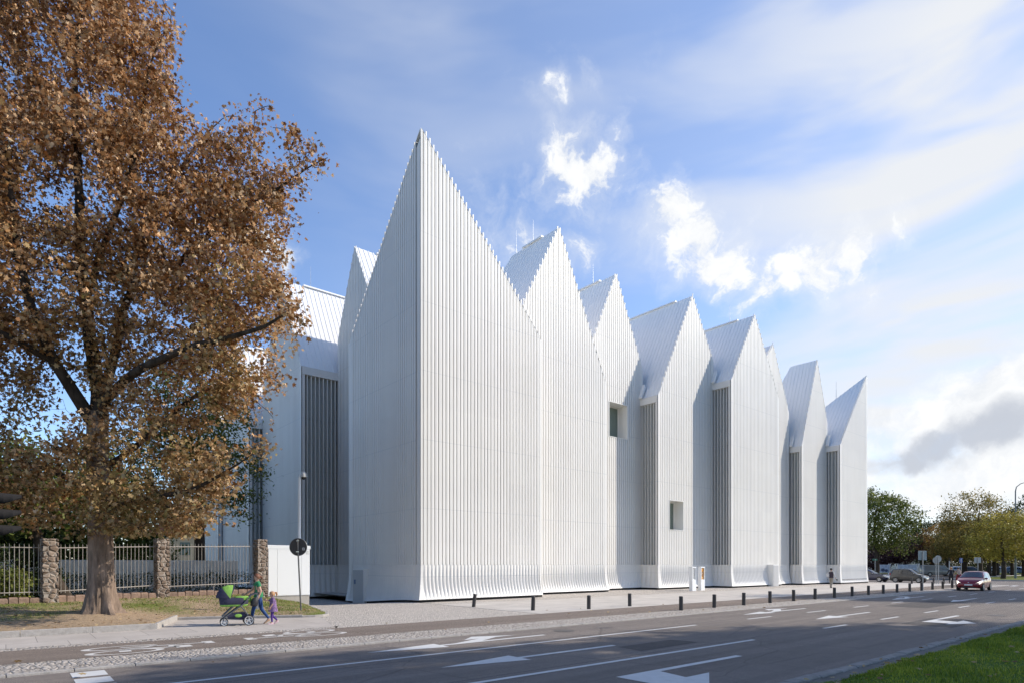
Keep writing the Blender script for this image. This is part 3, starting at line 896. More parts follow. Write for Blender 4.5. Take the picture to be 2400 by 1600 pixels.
w6 = wing(0, S6, (1811, 808), None, (1848, 966), dr=8, via=(1797, 832), tl=w5['t1'] - 1.2, m1=False)
u7 = hit_s(1851, S6)[0]; S7 = hit_u(1877.5, u7)[0]
w7 = wing(0, S7, (1914.5, 843), (1878, 1044), (1938, 990), xr=1853, side=S6 - S7, m0=True, m1=False, fl=.18, rods=(3.0,))
u8 = hit_s(1936.5, S7)[0]; S8 = hit_u(1968, u8)[0]
w8 = wing(0, S8, (2031, 879), (1968, 1042), None, kind='halfend', dr=8.5, side=S7 - S8, m0=True, m1=True, fl=.12)
U2 = 18.6
w2l = wing(1, U2, (833, 579), None, (793, 800), dr=9, via=(866, 683), tl=35.2, zbase=lb, rods=(2.6, 6), m1=False)
s3 = hit_u(792, U2)[0]; U3 = hit_s(707, s3)[0]
w3l = wing(1, U3, (661, 657), (707, 857), (617, 905), dr=15, side=U2 - U3, m0=True, zbase=lambda t: -.25, rods=(2.2, 8.5), m1=False)
s4 = hit_u(615.5, U3)[0]; U4 = hit_s(584, s4)[0]
w4l = wing(1, U4, (553, 806), (584, 985), (523, 1010), dr=12, side=U3 - U4, m0=True, zbase=lambda t: .2, m1=False)
s5 = hit_u(523, U4)[0]; U5 = hit_s(513, s5)[0]
wing(1, U5, (495, 890), (513, 1030), (472, 1060), dr=10, side=U4 - U5, m0=True, zbase=lambda t: .2, m1=True)
print('planes', S4, S5, S6, S7, S8, U3, U4, U5, w1, w8)

# ================================================================ trees
M_leaf = m_leaf('leaves')
M_bark = m_bark('bark', (.29, .215, .165))
M_barkdark = m_bark('dark_shaded_bark', (.085, .065, .05))  # dark bark; on the maple limbs it paints in the leaf shade
LOBED = np.array([(0, -.5), (.20, -.26), (.50, -.22), (.30, .02), (.46, .33), (.16, .25), (0, .58), (-.16, .25), (-.46, .33), (-.30, .02), (-.50, -.22), (-.20, -.26)])
OVAL = np.array([(0, -.5), (.26, -.12), (.2, .25), (0, .55), (-.2, .25), (-.26, -.12)])
RHOMB = np.array([(0, -.5), (.3, 0), (0, .5), (-.3, 0)])


def leaf_cloud(C, size, shape, colf, droop=.3, curl=.35, jitter=.35):
    """C (n,3) leaf positions -> polygon soup and colours"""
    n = len(C); k = len(shape)
    nrm = rng.normal(size=(n, 3)); nrm[:, 2] = np.abs(nrm[:, 2]) * .9 + .15
    nrm /= np.linalg.norm(nrm, axis=1, keepdims=True)
    t = rng.normal(size=(n, 3)); t[:, 2] -= droop * 2
    t -= nrm * (t * nrm).sum(1, keepdims=True); t /= np.linalg.norm(t, axis=1, keepdims=True) + 1e-9
    b = np.cross(nrm, t)
    s = size * (1 + jitter * rng.uniform(-1, 1, n))
    cu = curl * rng.uniform(.2, 1.6, n)
    x = shape[:, 0][None, :] * rng.uniform(.5, 1.05, n)[:, None]; y = np.repeat(shape[:, 1][None, :], n, 0)
    z = -cu[:, None] * (np.abs(x) * 1.2 + .7 * y * y)
    V = C[:, None, :] + s[:, None, None] * (x[..., None] * b[:, None, :] + y[..., None] * t[:, None, :] + z[..., None] * nrm[:, None, :])
    return V.reshape(-1, 3), colf(C)


def grow(mb, nodes, rads, targets, rt=.012, r_child=.5, seg=3, wob=.12, sides=5):
    """join cluster centres to the nearest part of the skeleton; returns twig samples"""
    N = np.array(nodes, float); Rd = list(rads); pts = []
    base = N[0]
    order = np.argsort(np.linalg.norm(targets - N[: len(nodes)].mean(0), axis=1))
    order = np.argsort([np.min(np.linalg.norm(N - t, axis=1)) for t in targets])
    N = list(map(tuple, N))
    arr = np.array(N)
    for i in order:
        t = targets[i]
        d = np.linalg.norm(arr - t, axis=1) + .25 * np.maximum(0, arr[:, 2] - t[2])
        j = int(np.argmin(d)); p = arr[j]; L = np.linalg.norm(t - p)
        r0 = min(Rd[j] * .62, .012 + .022 * L ** .8)
        r0 = max(r0, rt * 1.2)
        path = [p]; rr = [r0]; new = []
        for q in range(1, seg + 1):
            f = q / seg
            w = rng.normal(size=3) * wob * L * .35 * (1 - f * .6)
            pt = p + (t - p) * f + w + np.array([0, 0, .10 * L * math.sin(math.pi * f)])
            path.append(pt); rr.append(r0 + (rt - r0) * f); new.append(pt); Rd.append(rr[-1])
        arr = np.vstack([arr, np.array(new)])
        pts += new
        mb.tube(path, rr, sides, False)
    return np.array(pts)


def in_blobs(blobs, n, shell=.55):
    """random points in ellipsoids (centre, radii, weight), a share of them near the surface"""
    w = np.array([b[2] if len(b) > 2 else b[1][0] * b[1][1] * b[1][2] for b in blobs]); w = w / w.sum()
    out = []
    for i in rng.choice(len(blobs), n, p=w):
        c, r = np.array(blobs[i][0], float), np.array(blobs[i][1], float)
        v = rng.normal(size=3); v /= np.linalg.norm(v)
        q = rng.uniform() ** (1 / 3) if rng.uniform() > shell else rng.uniform(.78, 1.02)
        out.append(c + v * r * q)
    return np.array(out)


def ramp_cols(stops, f):
    f = np.clip(f, 0, 1); xs = [s[0] for s in stops]
    return np.stack([np.interp(f, xs, [s[1][k] for s in stops]) for k in range(3)], 1)


def limb(mb, pts, rads, nodes, nr, sides=9, sub=4):
    P_ = [Vector(p) for p in pts]; path = []; rr = []
    for i in range(len(P_) - 1):
        p0 = P_[max(0, i - 1)]; p1 = P_[i]; p2 = P_[i + 1]; p3 = P_[min(len(P_) - 1, i + 2)]
        for k in range(sub):
            t = k / sub
            path.append(.5 * ((2 * p1) + (p2 - p0) * t + (2 * p0 - 5 * p1 + 4 * p2 - p3) * t * t + (3 * p1 - p0 - 3 * p2 + p3) * t ** 3)); rr.append(rads[i] + (rads[i + 1] - rads[i]) * t)
    path.append(P_[-1]); rr.append(rads[-1])
    path = [p + Vector((rnd.uniform(-1, 1), rnd.uniform(-1, 1), rnd.uniform(-1, 1))) * r * .14 for p, r in zip(path, rr)]
    mb.tube(path, rr, sides, True)
    nodes += [tuple(p) for p in path[2:]]; nr += rr[2:]


# ---- the big maple in front of the fence
def big_maple():
    D0 = 21.0
    B = PD(237, 1440, D0); B.z = lz(B.x, B.y) - .06
    root = thing('maple_tree', 'large maple with dry brown leaves and a thick trunk before the iron fence', 'tree', B)
    def q(x, y, d=0.0): return PD(x, y, D0 + d) - B
    mb = MB(); nodes = []; nr = []
    # trunk with root flare
    ring = []; n = 72
    spec = [(-.15, .62), (0, .545), (.12, .49), (.3, .46), (.45, .445), (.6, .42), (.8, .405), (1.0, .392), (1.3, .382), (1.6, .373), (2.0, .367), (2.4, .362), (2.8, .365), (3.2, .355), (4.2, .345), (5.2, .325), (6.2, .31), (6.9, .31)]
    ax = lambda z: (q(237 - 8 * smst(z, 0, 7), 1440 - z / 7.0 * 460))
    for z, r in spec:
        c = ax(max(0, z)); f = max(0, 1 - z / 1.1)
        fr = lambda a: 1 + f * .22 * math.sin(5 * a + 1) + .05 * math.sin(3 * a + z) + f * .10 * math.sin(9 * a) + .028 * math.sin(17 * a + 3 * math.sin(z * 1.3)) + .022 * math.sin(31 * a + 2 * math.sin(z * 2.1 + a)) + rnd.uniform(-.012, .012)
        ring.append([(c.x + r * fr(a) * math.cos(a), c.y + r * fr(a) * math.sin(a), z + .06) for a in [2 * math.pi * k / n for k in range(n)]])
    mb.loft(ring)
    mb.build('trunk', M_bark, root, smooth=True, fix=False); mb = MB()
    for z in (3, 4, 5, 6, 6.8): nodes.append(tuple(ax(z))); nr.append(.2)
    L = lambda pts, rads, **k: limb(mb, pts, rads, nodes, nr, **k)
    L([q(229, 985), q(228, 900, .2), q(205, 760, .5), q(190, 600, .3), (q(185, 430, 0)), q(175, 200, .2), q(190, 30)], [.27, .24, .20, .17, .13, .09, .04])
    L([q(226, 1000), q(180, 930, -.4), q(130, 850, -.8), q(80, 740, -1), q(45, 600, -1.2), q(20, 420, -1), q(-20, 200, -.8)], [.23, .20, .17, .15, .12, .09, .04])
    L([q(231, 985), q(255, 930, -.5), q(320, 870, -1), q(440, 815, -1.4), q(540, 790, -1.6), q(620, 765, -1.8), q(690, 720, -1.9)], [.18, .155, .13, .11, .085, .055, .02])
    L([q(230, 950), q(270, 830, .6), q(300, 700, .9), q(390, 640, 1.2), q(480, 560, 1.2), q(560, 500, 1.1), q(640, 450, 1.0), q(720, 395, 1.0), (q(768, 370, 1.0))], [.17, .15, .13, .11, .09, .07, .05, .025, .01])
    L([q(232, 1210), q(270, 1185, -.5), q(340, 1165, -1), q(440, 1150, -1.3), q(520, 1110, -1.4), q(590, 1065, -1.5)], [.14, .12, .09, .07, .045, .015])
    L([q(230, 1100, 0), q(300, 1060, .8), q(380, 990, 1.4), q(470, 920, 1.8), q(560, 890, 2), q(640, 880, 2)], [.13, .11, .09, .07, .045, .012])
    L([q(226, 1150), q(160, 1120, -.5), q(90, 1090, -.9), q(20, 1080, -1.2)], [.13, .1, .07, .03])
    L([q(200, 700, .5), q(250, 560, .6), q(300, 420, .6), q(330, 290, .5), q(350, 160, .5), q(385, 80, .5)], [.13, .11, .09, .06, .04, .012])
    L([q(300, 700, .9), q(330, 560, 1.6), q(400, 430, 2), q(470, 330, 2), q(520, 280, 2)], [.09, .08, .06, .03, .012])
    L([q(60, 640, -1), q(0, 540, -1.6), q(-80, 450, -2), q(-200, 380, -2.4)], [.12, .1, .07, .03])
    L([q(130, 850, -.8), q(40, 800, -1.6), q(-80, 740, -2.2), q(-200, 700, -2.6)], [.12, .1, .07, .03])
    k = D0 / F
    def bl(x, y, rx, ry, d=0.0, w=None):
        c = q(x, y, d); r = (rx * k, (rx + ry) * .5 * k * .95, ry * k)
        return (c, r, rx * ry) if w is None else (c, r, w)
    blobs = [bl(120, 150, 240, 230), bl(60, -120, 260, 220), bl(310, 250, 100, 130, .5), bl(300, 60, 90, 130, .5), bl(420, 420, 170, 130, .8), bl(560, 400, 110, 90, 1),
             bl(250, 480, 260, 190), bl(480, 600, 160, 130, .3), bl(590, 520, 80, 80, .5), bl(560, 700, 110, 110, -.6), bl(130, 700, 190, 170, -.6), bl(360, 740, 200, 130),
             bl(540, 830, 130, 80, -.4), bl(380, 920, 150, 90, .3), bl(560, 940, 70, 60, .8), bl(330, 1080, 180, 110, -.6), bl(500, 1090, 90, 55, -1), bl(360, 1200, 120, 62, -.9),
             bl(100, 1130, 160, 90, -.6), bl(180, 1200, 130, 48, -.8), bl(470, 1190, 46, 60, -1.2), bl(20, 820, 110, 70, -1), bl(-160, 560, 220, 300, -1), bl(-120, 900, 170, 160, -1.4), bl(-100, 200, 200, 260)]
    T = in_blobs(blobs, 2300, .64)
    extra = np.array([q(640, 300, 1), q(690, 330, 1), q(735, 350, 1), q(765, 378, 1), q(700, 430, 1), q(700, 520, .6), q(660, 560, .4), q(695, 745, -1.8), q(690, 800, -1.5), q(600, 1015, 1), q(610, 1060, -1.4), q(640, 980, 1.6),
                      q(400, 40, .4), q(405, 130, .4), q(410, 200, .5), q(560, 275, 1.6), q(630, 250, 1), q(655, 900, 2)])
    tips = [(650, 440, 1), (690, 415, 1), (730, 390, 1), (700, 350, 1), (660, 320, 1), (640, 480, 1), (600, 300, 1.4), (690, 720, -1.9), (660, 740, -1.8), (640, 890, 2), (600, 1060, -1.5), (560, 900, 2), (380, 90, .5), (360, 200, .5), (640, 620, .4), (660, 680, 0)]
    ex2 = np.array([np.array(q(x + rng.uniform(-34, 34), y + rng.uniform(-38, 38), d + rng.uniform(-.6, .6))) for (x, y, d) in tips for _ in range(4)])
    extra = np.vstack([extra, ex2])
    tw = grow(mb, nodes, nr, np.vstack([T, extra]), rt=.0105, seg=4, wob=.17)
    for t_ in T[rng.uniform(size=len(T)) < .5]:
        for _ in range(2):
            v = rng.normal(size=3); v[2] = abs(v[2]) * .6; v *= rng.uniform(.35, .8) / np.linalg.norm(v); j = rng.normal(size=3) * .08
            mb.tube([t_, t_ + v * .5 + j, t_ + v], [.008, .0065, .004], 3, False)
    sel = tw[rng.uniform(size=len(tw)) < .55]
    cen = np.vstack([np.repeat(T, 36, 0) + rng.normal(size=(len(T) * 36, 3)) * np.array([.29, .29, .23]), np.repeat(sel, 9, 0) + rng.normal(size=(len(sel) * 9, 3)) * .20,
                     np.repeat(extra, 7, 0) + rng.normal(size=(len(extra) * 7, 3)) * .17])
    cen = cen[cen[:, 2] > q(0, 1262)[2]]
    def cf(C):
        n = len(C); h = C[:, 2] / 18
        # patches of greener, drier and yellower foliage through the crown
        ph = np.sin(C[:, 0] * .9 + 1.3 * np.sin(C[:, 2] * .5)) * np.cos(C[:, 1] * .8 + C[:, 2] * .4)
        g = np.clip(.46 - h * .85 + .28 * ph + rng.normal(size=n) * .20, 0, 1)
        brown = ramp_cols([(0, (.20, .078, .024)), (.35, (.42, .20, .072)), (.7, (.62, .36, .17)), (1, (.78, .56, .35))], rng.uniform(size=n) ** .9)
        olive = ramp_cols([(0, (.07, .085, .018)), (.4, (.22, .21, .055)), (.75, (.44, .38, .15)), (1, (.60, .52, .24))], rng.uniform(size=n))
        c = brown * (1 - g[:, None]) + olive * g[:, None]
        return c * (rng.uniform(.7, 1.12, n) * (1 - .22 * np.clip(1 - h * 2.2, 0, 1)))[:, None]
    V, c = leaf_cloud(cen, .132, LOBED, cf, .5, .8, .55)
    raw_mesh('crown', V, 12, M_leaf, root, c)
    mb.build('limbs', M_barkdark, root, smooth=True, fix=False)
    print('maple leaves', len(cen))
    return root


big_maple()


def bushy_tree(name, label, base, H, blobs, n, lsize, stops, trunk_r=.25, group=None, per=26, spread=.55, shape=RHOMB, bark=None, th=None, cat='tree', seg=3, gmix=None, lean=0):
    root = thing(name, label, cat, base, 0, group)
    mb = MB(); nodes = []; nr = []
    th = th or H * .75
    limb(mb, [(0, 0, -.2), (.05 * H * lean, 0, th * .3), (.08 * H * lean, .03 * th, th * .65), (.05 * H * lean, 0, th)], [trunk_r * 1.25, trunk_r, trunk_r * .6, trunk_r * .15], nodes, nr)
    T = in_blobs(blobs, n, .6)
    tw = grow(mb, nodes, nr, T, rt=.015, seg=seg, wob=.15, sides=4)
    cen = np.vstack([np.repeat(T, per, 0) + rng.normal(size=(n * per, 3)) * spread * np.array([1, 1, .7]), np.repeat(tw, 4, 0) + rng.normal(size=(len(tw) * 4, 3)) * spread * .5])
    def cf(C):
        k = len(C); ph = .5 + .5 * np.sin(C[:, 0] * 1.1 + C[:, 2] * .8) * np.cos(C[:, 1] * 1.2 - C[:, 2] * .5)
        return ramp_cols(stops, np.clip(.62 * rng.uniform(size=k) + .38 * ph, 0, 1)) * rng.uniform(.7, 1.15, k)[:, None]
    V, c = leaf_cloud(cen, lsize, shape, cf, .3, .3)
    raw_mesh('crown', V, len(shape), M_leaf, root, c)
    mb.build('trunk', bark or M_barkdark, root, smooth=True, fix=False)
    return root


GREEN = [(0, (.03, .048, .010)), (.4, (.105, .14, .024)), (.8, (.24, .25, .05)), (1, (.32, .30, .08))]
OLIVE = [(0, (.055, .052, .014)), (.4, (.20, .17, .036)), (.75, (.40, .29, .065)), (1, (.56, .38, .11))]
RUST = [(0, (.10, .05, .015)), (.4, (.27, .14, .035)), (.75, (.44, .25, .065)), (1, (.55, .35, .11))]
DARKG = [(0, (.010, .018, .006)), (.5, (.03, .05, .012)), (1, (.07, .095, .02))]
PLUM = [(0, (.03, .012, .014)), (.5, (.075, .032, .035)), (1, (.13, .06, .06))]
BLUEG = [(0, (.014, .03, .018)), (.5, (.045, .075, .045)), (1, (.10, .14, .085))]
YEL = [(0, (.09, .08, .016)), (.4, (.32, .27, .045)), (.8, (.54, .43, .08)), (1, (.66, .52, .13))]


def far(x, yb, D): p = PD(x, yb, D); return (p.x, p.y, .03)


G1 = 'park trees beyond the crossing'
# green tree at the hall's far corner
bushy_tree('park_tree', 'tall dark green tree right beside the far end of the white hall', far(2055, 1345, 98), 15, [((0, 0, 9), (5.2, 5, 4.6)), ((1.5, -2.0, 6.5), (3.8, 3.8, 3)), ((-1.2, 1, 11.5), (3.6, 3.4, 2.8)), ((.5, -3.6, 10), (2.6, 2.6, 2.6))], 420, .34, GREEN, .35, G1)
bushy_tree('park_tree', 'dark shady tree behind the parked grey van', far(2185, 1345, 124), 11, [((0, 0, 6.8), (6, 6, 4.2)), ((-1, 3.5, 5.5), (4, 3, 3.4)), ((0, -3.5, 6), (4, 3, 3.6))], 330, .38, DARKG, .35, G1, per=30)
bushy_tree('park_tree', 'rusty orange tree between the grey van and the blue footpath sign', far(2222, 1345, 112), 10.5, [((0, 0, 6.6), (5, 4.6, 3.2)), ((1, 2.5, 5.4), (4, 2.6, 2.2)), ((-.5, -2.6, 7.8), (3, 2.6, 2.2))], 300, .33, RUST, .30, G1, per=22)
bushy_tree('park_tree', 'tall thin brown tree with bare top twigs rising behind the red car', far(2296, 1345, 92), 13.6, [((0, .4, 8.8), (4.4, 4.6, 4.4)), ((0, 2.6, 7.4), (3.4, 3.0, 2.6)), ((0, -2.6, 7), (3.4, 2.8, 2.8)), ((0, .4, 5.6), (4, 4.4, 2))], 380, .30, OLIVE, .32, G1, per=24, spread=.6)
bushy_tree('park_tree', 'yellow green bushy tree left of the street lamp', far(2352, 1345, 84), 10, [((0, 0, 5.9), (3.8, 3.8, 3.1)), ((0, 1.8, 4.6), (3, 2.4, 2.0)), ((0, -2, 7.0), (3, 2.6, 2.2))], 300, .28, YEL, .26, G1, per=24)
bushy_tree('park_tree', 'golden tree at the right edge behind the street lamp', far(2400, 1345, 100), 11, [((0, -1, 6.6), (4.6, 4.6, 3.8)), ((0, 2, 5), (4, 3, 2.4))], 320, .32, YEL, .3, G1)
bushy_tree('park_tree', 'tall dark green crown showing over the golden tree at the right edge', far(2405, 1345, 122), 17, [((0, -2, 12), (5, 5, 4.4)), ((0, -4, 8), (5, 5, 4))], 300, .4, DARKG, .35, G1)
bushy_tree('park_tree', 'small plum leaved tree behind the dark cars', far(2122, 1345, 116), 8.2, [((0, 0, 5), (3.6, 3.4, 2.8)), ((0, 2, 3.4), (3.2, 2.6, 1.6))], 190, .32, PLUM, .2, G1, per=30)
bushy_tree('park_tree', 'plum leaved tree low beside the white hall behind the blue car', far(2046, 1345, 118), 6.5, [((0, 0, 3.6), (3.4, 4.0, 2.2))], 150, .32, PLUM, .2, G1, per=30)
for x, D, lab, st, h in ((2318, 100, 'slim dark trunked tree just right of the red car', OLIVE, 8.5), (2372, 108, 'slim dark trunked tree beside the street lamp post', RUST, 8.5), (2338, 118, 'rusty tree standing far behind the red car', RUST, 9), (2255, 130, 'dark tree far behind the blue footpath sign', DARKG, 9), (2160, 136, 'deep green tree far behind the square road sign', GREEN, 9.5)):
    bushy_tree('park_tree', lab, far(x, 1345, D), h, [((0, 0, h * .64), (3.6, 3.6, h * .27)), ((0, 1.5, h * .5), (3, 3, h * .16))], 170, .33, st, .28, G1, per=24)
bushy_tree('park_tree', 'full olive tree just left of the thin brown tree', far(2262, 1345, 104), 10.5, [((0, 0, 6.4), (4.6, 4.4, 3.4)), ((0, 2.4, 5), (3.4, 3, 2.2))], 300, .31, OLIVE, .28, G1, per=26)
bushy_tree('park_tree', 'full golden tree between the thin brown tree and the yellow green tree', far(2330, 1345, 103), 11, [((0, 0, 6.8), (4.6, 4.4, 3.6)), ((0, -2.2, 5.2), (3.4, 3, 2.2))], 300, .31, YEL, .28, G1, per=26)
# a far wood that closes the view
root = None
pts = []
for k in range(1300):
    x = rng.uniform(1990, 2480); D = rng.uniform(168, 200); p = PD(x, 1322, D); pts.append((p.x, p.y, rng.uniform(0, 1) ** 1.4 * 7.5))
pts = np.array(pts); cen = np.repeat(pts, 26, 0) + rng.normal(size=(len(pts) * 26, 3)) * np.array([1.1, 1.1, .8])
V, c = leaf_cloud(cen, .55, RHOMB, lambda C: ramp_cols([(0, (.012, .016, .007)), (.6, (.05, .055, .016)), (1, (.12, .09, .03))], rng.uniform(size=len(C))), .2, .2)
o = raw_mesh('far_wood', V, 4, M_leaf, None, c); tag(o, 'far belt of dark trees closing the view beyond the car park', 'wood', kind='stuff')

# trees behind the fence on the left
bushy_tree('garden_tree', 'blue green feathery tree showing between the maple and the white hall', (9.1, 40.6, .3), 13.5, [((1.0, -.5, 9.6), (2.2, 2.4, 2.6)), ((2.0, -1.5, 7.0), (1.7, 1.7, 1.5)), ((-1, 0, 11), (2.4, 2.4, 2.4)), ((-2, 1, 7), (3, 3, 3)), ((1.6, -1.4, 5.2), (1.5, 1.6, .8))], 380, .20, GREEN, .3, None, per=40, spread=.42, shape=OVAL)
bushy_tree('garden_tree', 'dark green tree behind the left part of the iron fence', (-6.0, 36, .3), 13, [((0, 0, 9), (4.5, 4, 3.6)), ((2, -1, 6), (3.5, 3, 2.4)), ((-3, -2, 7), (3, 3, 3)), ((4.5, 0, 8.2), (2.4, 2.4, 2))], 340, .26, GREEN, .35, None, per=30, spread=.5, shape=OVAL)
bushy_tree('garden_tree', 'tall tree with thin green crown farther behind the dark garden tree', (-8, 52, .3), 15, [((0, 0, 10), (6, 5, 4)), ((5, 0, 8), (4, 4, 3))], 300, .30, BLUEG, .35, None, per=22, spread=.6)
bushy_tree('garden_tree', 'leaning dark trunk under the maple behind the fence bars', (2.2, 34.5, .3), 7.5, [((-.5, 0, 5.6), (2.8, 2.6, 1.7)), ((-2, 0, 4.5), (2.2, 2, 1.3))], 150, .24, GREEN, .26, None, per=30, spread=.45, shape=OVAL, lean=-2)
for x, y, h, lab, st in ((-1.4, 30.7, 1.9, 'leafy shrub growing through the bars right of the shaded stone pillar', YEL), (-4.2, 31.4, 2.6, 'dark shrub behind the fence at the left edge', GREEN), (-2.6, 33.2, 2.2, 'dense dark shrub behind the leftmost fence bars', DARKG), (.2, 32.6, 1.5, 'low green shrub behind the fence left of the maple trunk', GREEN)):
    bushy_tree('shrub', lab, (x, y, .35), h, [((0, 0, h * .55), (h * .42, h * .42, h * .42))], 70, .12, st, .035, 'shrubs behind the iron fence', per=24, spread=.16, shape=OVAL, cat='shrub')
for x, y, h, lab, st in ((-12, 44, 11, 'broad dark tree left of the thin crowned tree behind the garden wall', DARKG), (-3, 46, 10, 'broad dark tree behind the garden wall left of the buff house', DARKG), (3.5, 47, 7.5, 'low dark tree before the buff house behind the garden wall', GREEN), (-20, 48, 12, 'wide dark tree at the far left behind the garden wall', GREEN)):
    bushy_tree('garden_tree', lab, (x, y, .3), h, [((0, 0, h * .55), (4.6, 3.6, h * .38)), ((1.5, 0, h * .32), (4, 3, h * .26)), ((-2, 0, h * .34), (3.6, 3, h * .28))], 330, .32, st, .3, 'trees behind the garden wall', per=28, spread=.55)
hp = np.stack([rng.uniform(-9, 11.0, 2600), rng.uniform(36.6, 38.4, 2600), rng.uniform(.3, 1.50, 2600)], 1)
cen = np.repeat(hp, 8, 0) + rng.normal(size=(20800, 3)) * .10
V, c = leaf_cloud(cen, .09, OVAL, lambda C: ramp_cols([(0, (.018, .03, .008)), (.7, (.05, .075, .016)), (1, (.10, .12, .03))], rng.uniform(size=len(C))), .2, .2)
o = raw_mesh('hedge', V, 6, M_leaf, None, c); tag(o, 'low dark hedge running along the foot of the garden wall', 'hedge')
for x, y, h, lab in ((-1.0, 33.6, 2.9, 'tall dark shrub behind the shaded stone pillar'), (-5.8, 33.0, 3.4, 'tallest dark shrub at the left edge behind the fence'), (-8.4, 32, 3.2, 'dark shrub beyond the left edge of the fence'), (1.0, 35.4, 2.3, 'rounded dark shrub left of the leaning trunk'), (-3.6, 35.5, 3.8, 'broad dark shrub between the garden wall and the left fence bars')):
    bushy_tree('shrub', lab, (x, y, .35), h, [((0, 0, h * .5), (h * .42, h * .42, h * .5))], 110, .13, DARKG, .035, 'shrubs behind the iron fence', per=30, spread=.18, shape=OVAL, cat='shrub')
pts = []
for k in range(700):
    x = rng.uniform(-500, 405); D = rng.uniform(84, 108); p = PD(x, 1322, D); pts.append((p.x, p.y, rng.uniform(0, 1) ** 1.2 * 8.5))
pts = np.array(pts); cen = np.repeat(pts, 24, 0) + rng.normal(size=(len(pts) * 24, 3)) * np.array([1.0, 1.0, .8])
V, c = leaf_cloud(cen, .5, RHOMB, lambda C: ramp_cols([(0, (.02, .03, .010)), (.6, (.07, .09, .02)), (1, (.15, .15, .04))], rng.uniform(size=len(C))), .2, .2)
o = raw_mesh('garden_wood', V, 4, M_leaf, None, c); tag(o, 'dark green belt of garden trees far behind the iron fence', 'wood', kind='stuff')
# avenue trees on the near verge shade the road, some added to dim it
SHADE = [((0, 0, 0), (4.6, 4.6, 3.4)), ((2.6, 1.5, -2.4), (3.2, 3, 2.2)), ((-2.8, -1, -2), (3.2, 3.2, 2.2)), ((.5, -2.6, 1.5), (3, 3, 2.4)), ((-1, 2.4, 2.4), (2.8, 2.8, 2.2))]
AV = [(28.5, -9.4, 21), (36.2, -9.0, 20), (44.2, -9.6, 18), (-6, -10.4, 19), (6, -12.4, 20), (-18, -9.4, 18), (12, -17, 21), (30, -17, 21), (24.5, -9.3, 18.5), (32.2, -8.6, 17.6), (40.0, -9.0, 16.0), (17.6, -10.4, 20), (66, -.6, 17), (78, -4, 20)]
NUM = ['between the nearest two by the road', 'between the second and third by the road', 'just past the third by the road', 'added for shade left of the viewer', 'added for shade straight behind the viewer', 'added for shade farther left behind the viewer', 'added for shade in the second row behind the viewer', 'added for shade in the second row beside the viewer', 'nearest the corner of the verge', 'second along the verge', 'third along the verge', 'set back behind the nearest avenue tree', 'beside the far end of the verge', 'last one on the verge before the crossing']
for (u, s, zc), lab in zip(AV, NUM):
    bushy_tree('avenue_tree', 'tall green avenue tree on the grass verge, ' + lab, (u, s, .05), zc, [((b[0][0], b[0][1], b[0][2] + zc), b[1]) for b in SHADE], 300, .46, GREEN, .34, 'avenue trees on the near verge', per=27, spread=.60, th=zc)

# ================================================================ grass blades and fallen leaves
def blades(name, label, pos, h, stops, w=.012):
    n = len(pos); a = rng.uniform(0, 2 * math.pi, n); hh = h * rng.uniform(.5, 1.3, n) * np.clip(.75 + .55 * np.sin(pos[:, 0] * 2.3 + 1.5 * np.sin(pos[:, 1] * 1.9)) * np.cos(pos[:, 1] * 2.7 + pos[:, 0]), .35, 1.5); le = rng.normal(size=(n, 2)) * .35 * hh[:, None]
    dx, dy = np.cos(a) * w, np.sin(a) * w
    V = np.zeros((n, 3, 3)); V[:, 0] = pos; V[:, 1] = pos; V[:, 2] = pos
    V[:, 0, 0] -= dx; V[:, 0, 1] -= dy; V[:, 1, 0] += dx; V[:, 1, 1] += dy; V[:, 2, 0] += le[:, 0]; V[:, 2, 1] += le[:, 1]; V[:, 2, 2] += hh
    pt = .5 + .5 * np.sin(pos[:, 0] * 1.1 + 2 * np.sin(pos[:, 1] * .8)) * np.cos(pos[:, 1] * 1.7 - pos[:, 0] * .6)
    c = ramp_cols(stops, np.clip(.6 * rng.uniform(size=n) + .4 * pt, 0, 1))
    o = raw_mesh(name, V.reshape(-1, 3), 3, M_leaf, None, c); tag(o, label, 'grass', kind='stuff')


n = 60000
u = rng.uniform(5, 34, n) ; s = 4.36 - rng.uniform(0, 1, n) ** 1.6 * 4.2
keep = u < 34
edge = .12 * np.sin(u * 3.1) + .1 * np.sin(u * 7.7 + 1)
s = s + np.minimum(0, edge) * .6
zz = np.array([vz(a, b) for a, b in zip(u, s)])
blades('verge_grass', 'thick short grass on the near verge', np.stack([u, s, zz], 1), .075, [(0, (.05, .09, .012)), (.5, (.19, .26, .022)), (.85, (.38, .41, .045)), (1, (.45, .42, .13))], .011)
u = rng.uniform(-6, 11.3, 60000); s = rng.uniform(21.6, 31, 60000)
P_ = []
for a, b in zip(u, s):
    pn = .5 + .5 * math.sin(a * 1.3 + 2 * math.sin(b * .9)) * math.cos(b * 1.1 + a * .3)
    bare = math.exp(-(((a - 3.4) / 2.6) ** 2 + ((b - 23.6) / 1.9) ** 2)) * 1.15 + (.5 if b < 24.4 and a < 3 else 0)
    gr = .30 + .45 * smst(a, 5.5, 8.5) + .25 * pn
    inside = (b > 21.65) if a < 3.6 else edge_d(a, b) > .1 and b > np.interp(a, [3.6, 4.75, 6.1, 7.85, 9.05, 9.68, 9.98, 10.6, 11.2, 11.35], [21.45, 24.5, 24, 23.05, 22.56, 22.82, 23.6, 26.2, 28.6, 30])
    if inside and rnd.random() < gr - bare: P_.append((a, b, lz(a, b)))
blades('lawn_grass', 'thin dry grass on the raised lawn before the fence', np.array(P_), .06, [(0, (.08, .12, .02)), (.5, (.19, .24, .05)), (.8, (.34, .34, .11)), (1, (.48, .40, .20))], .012)
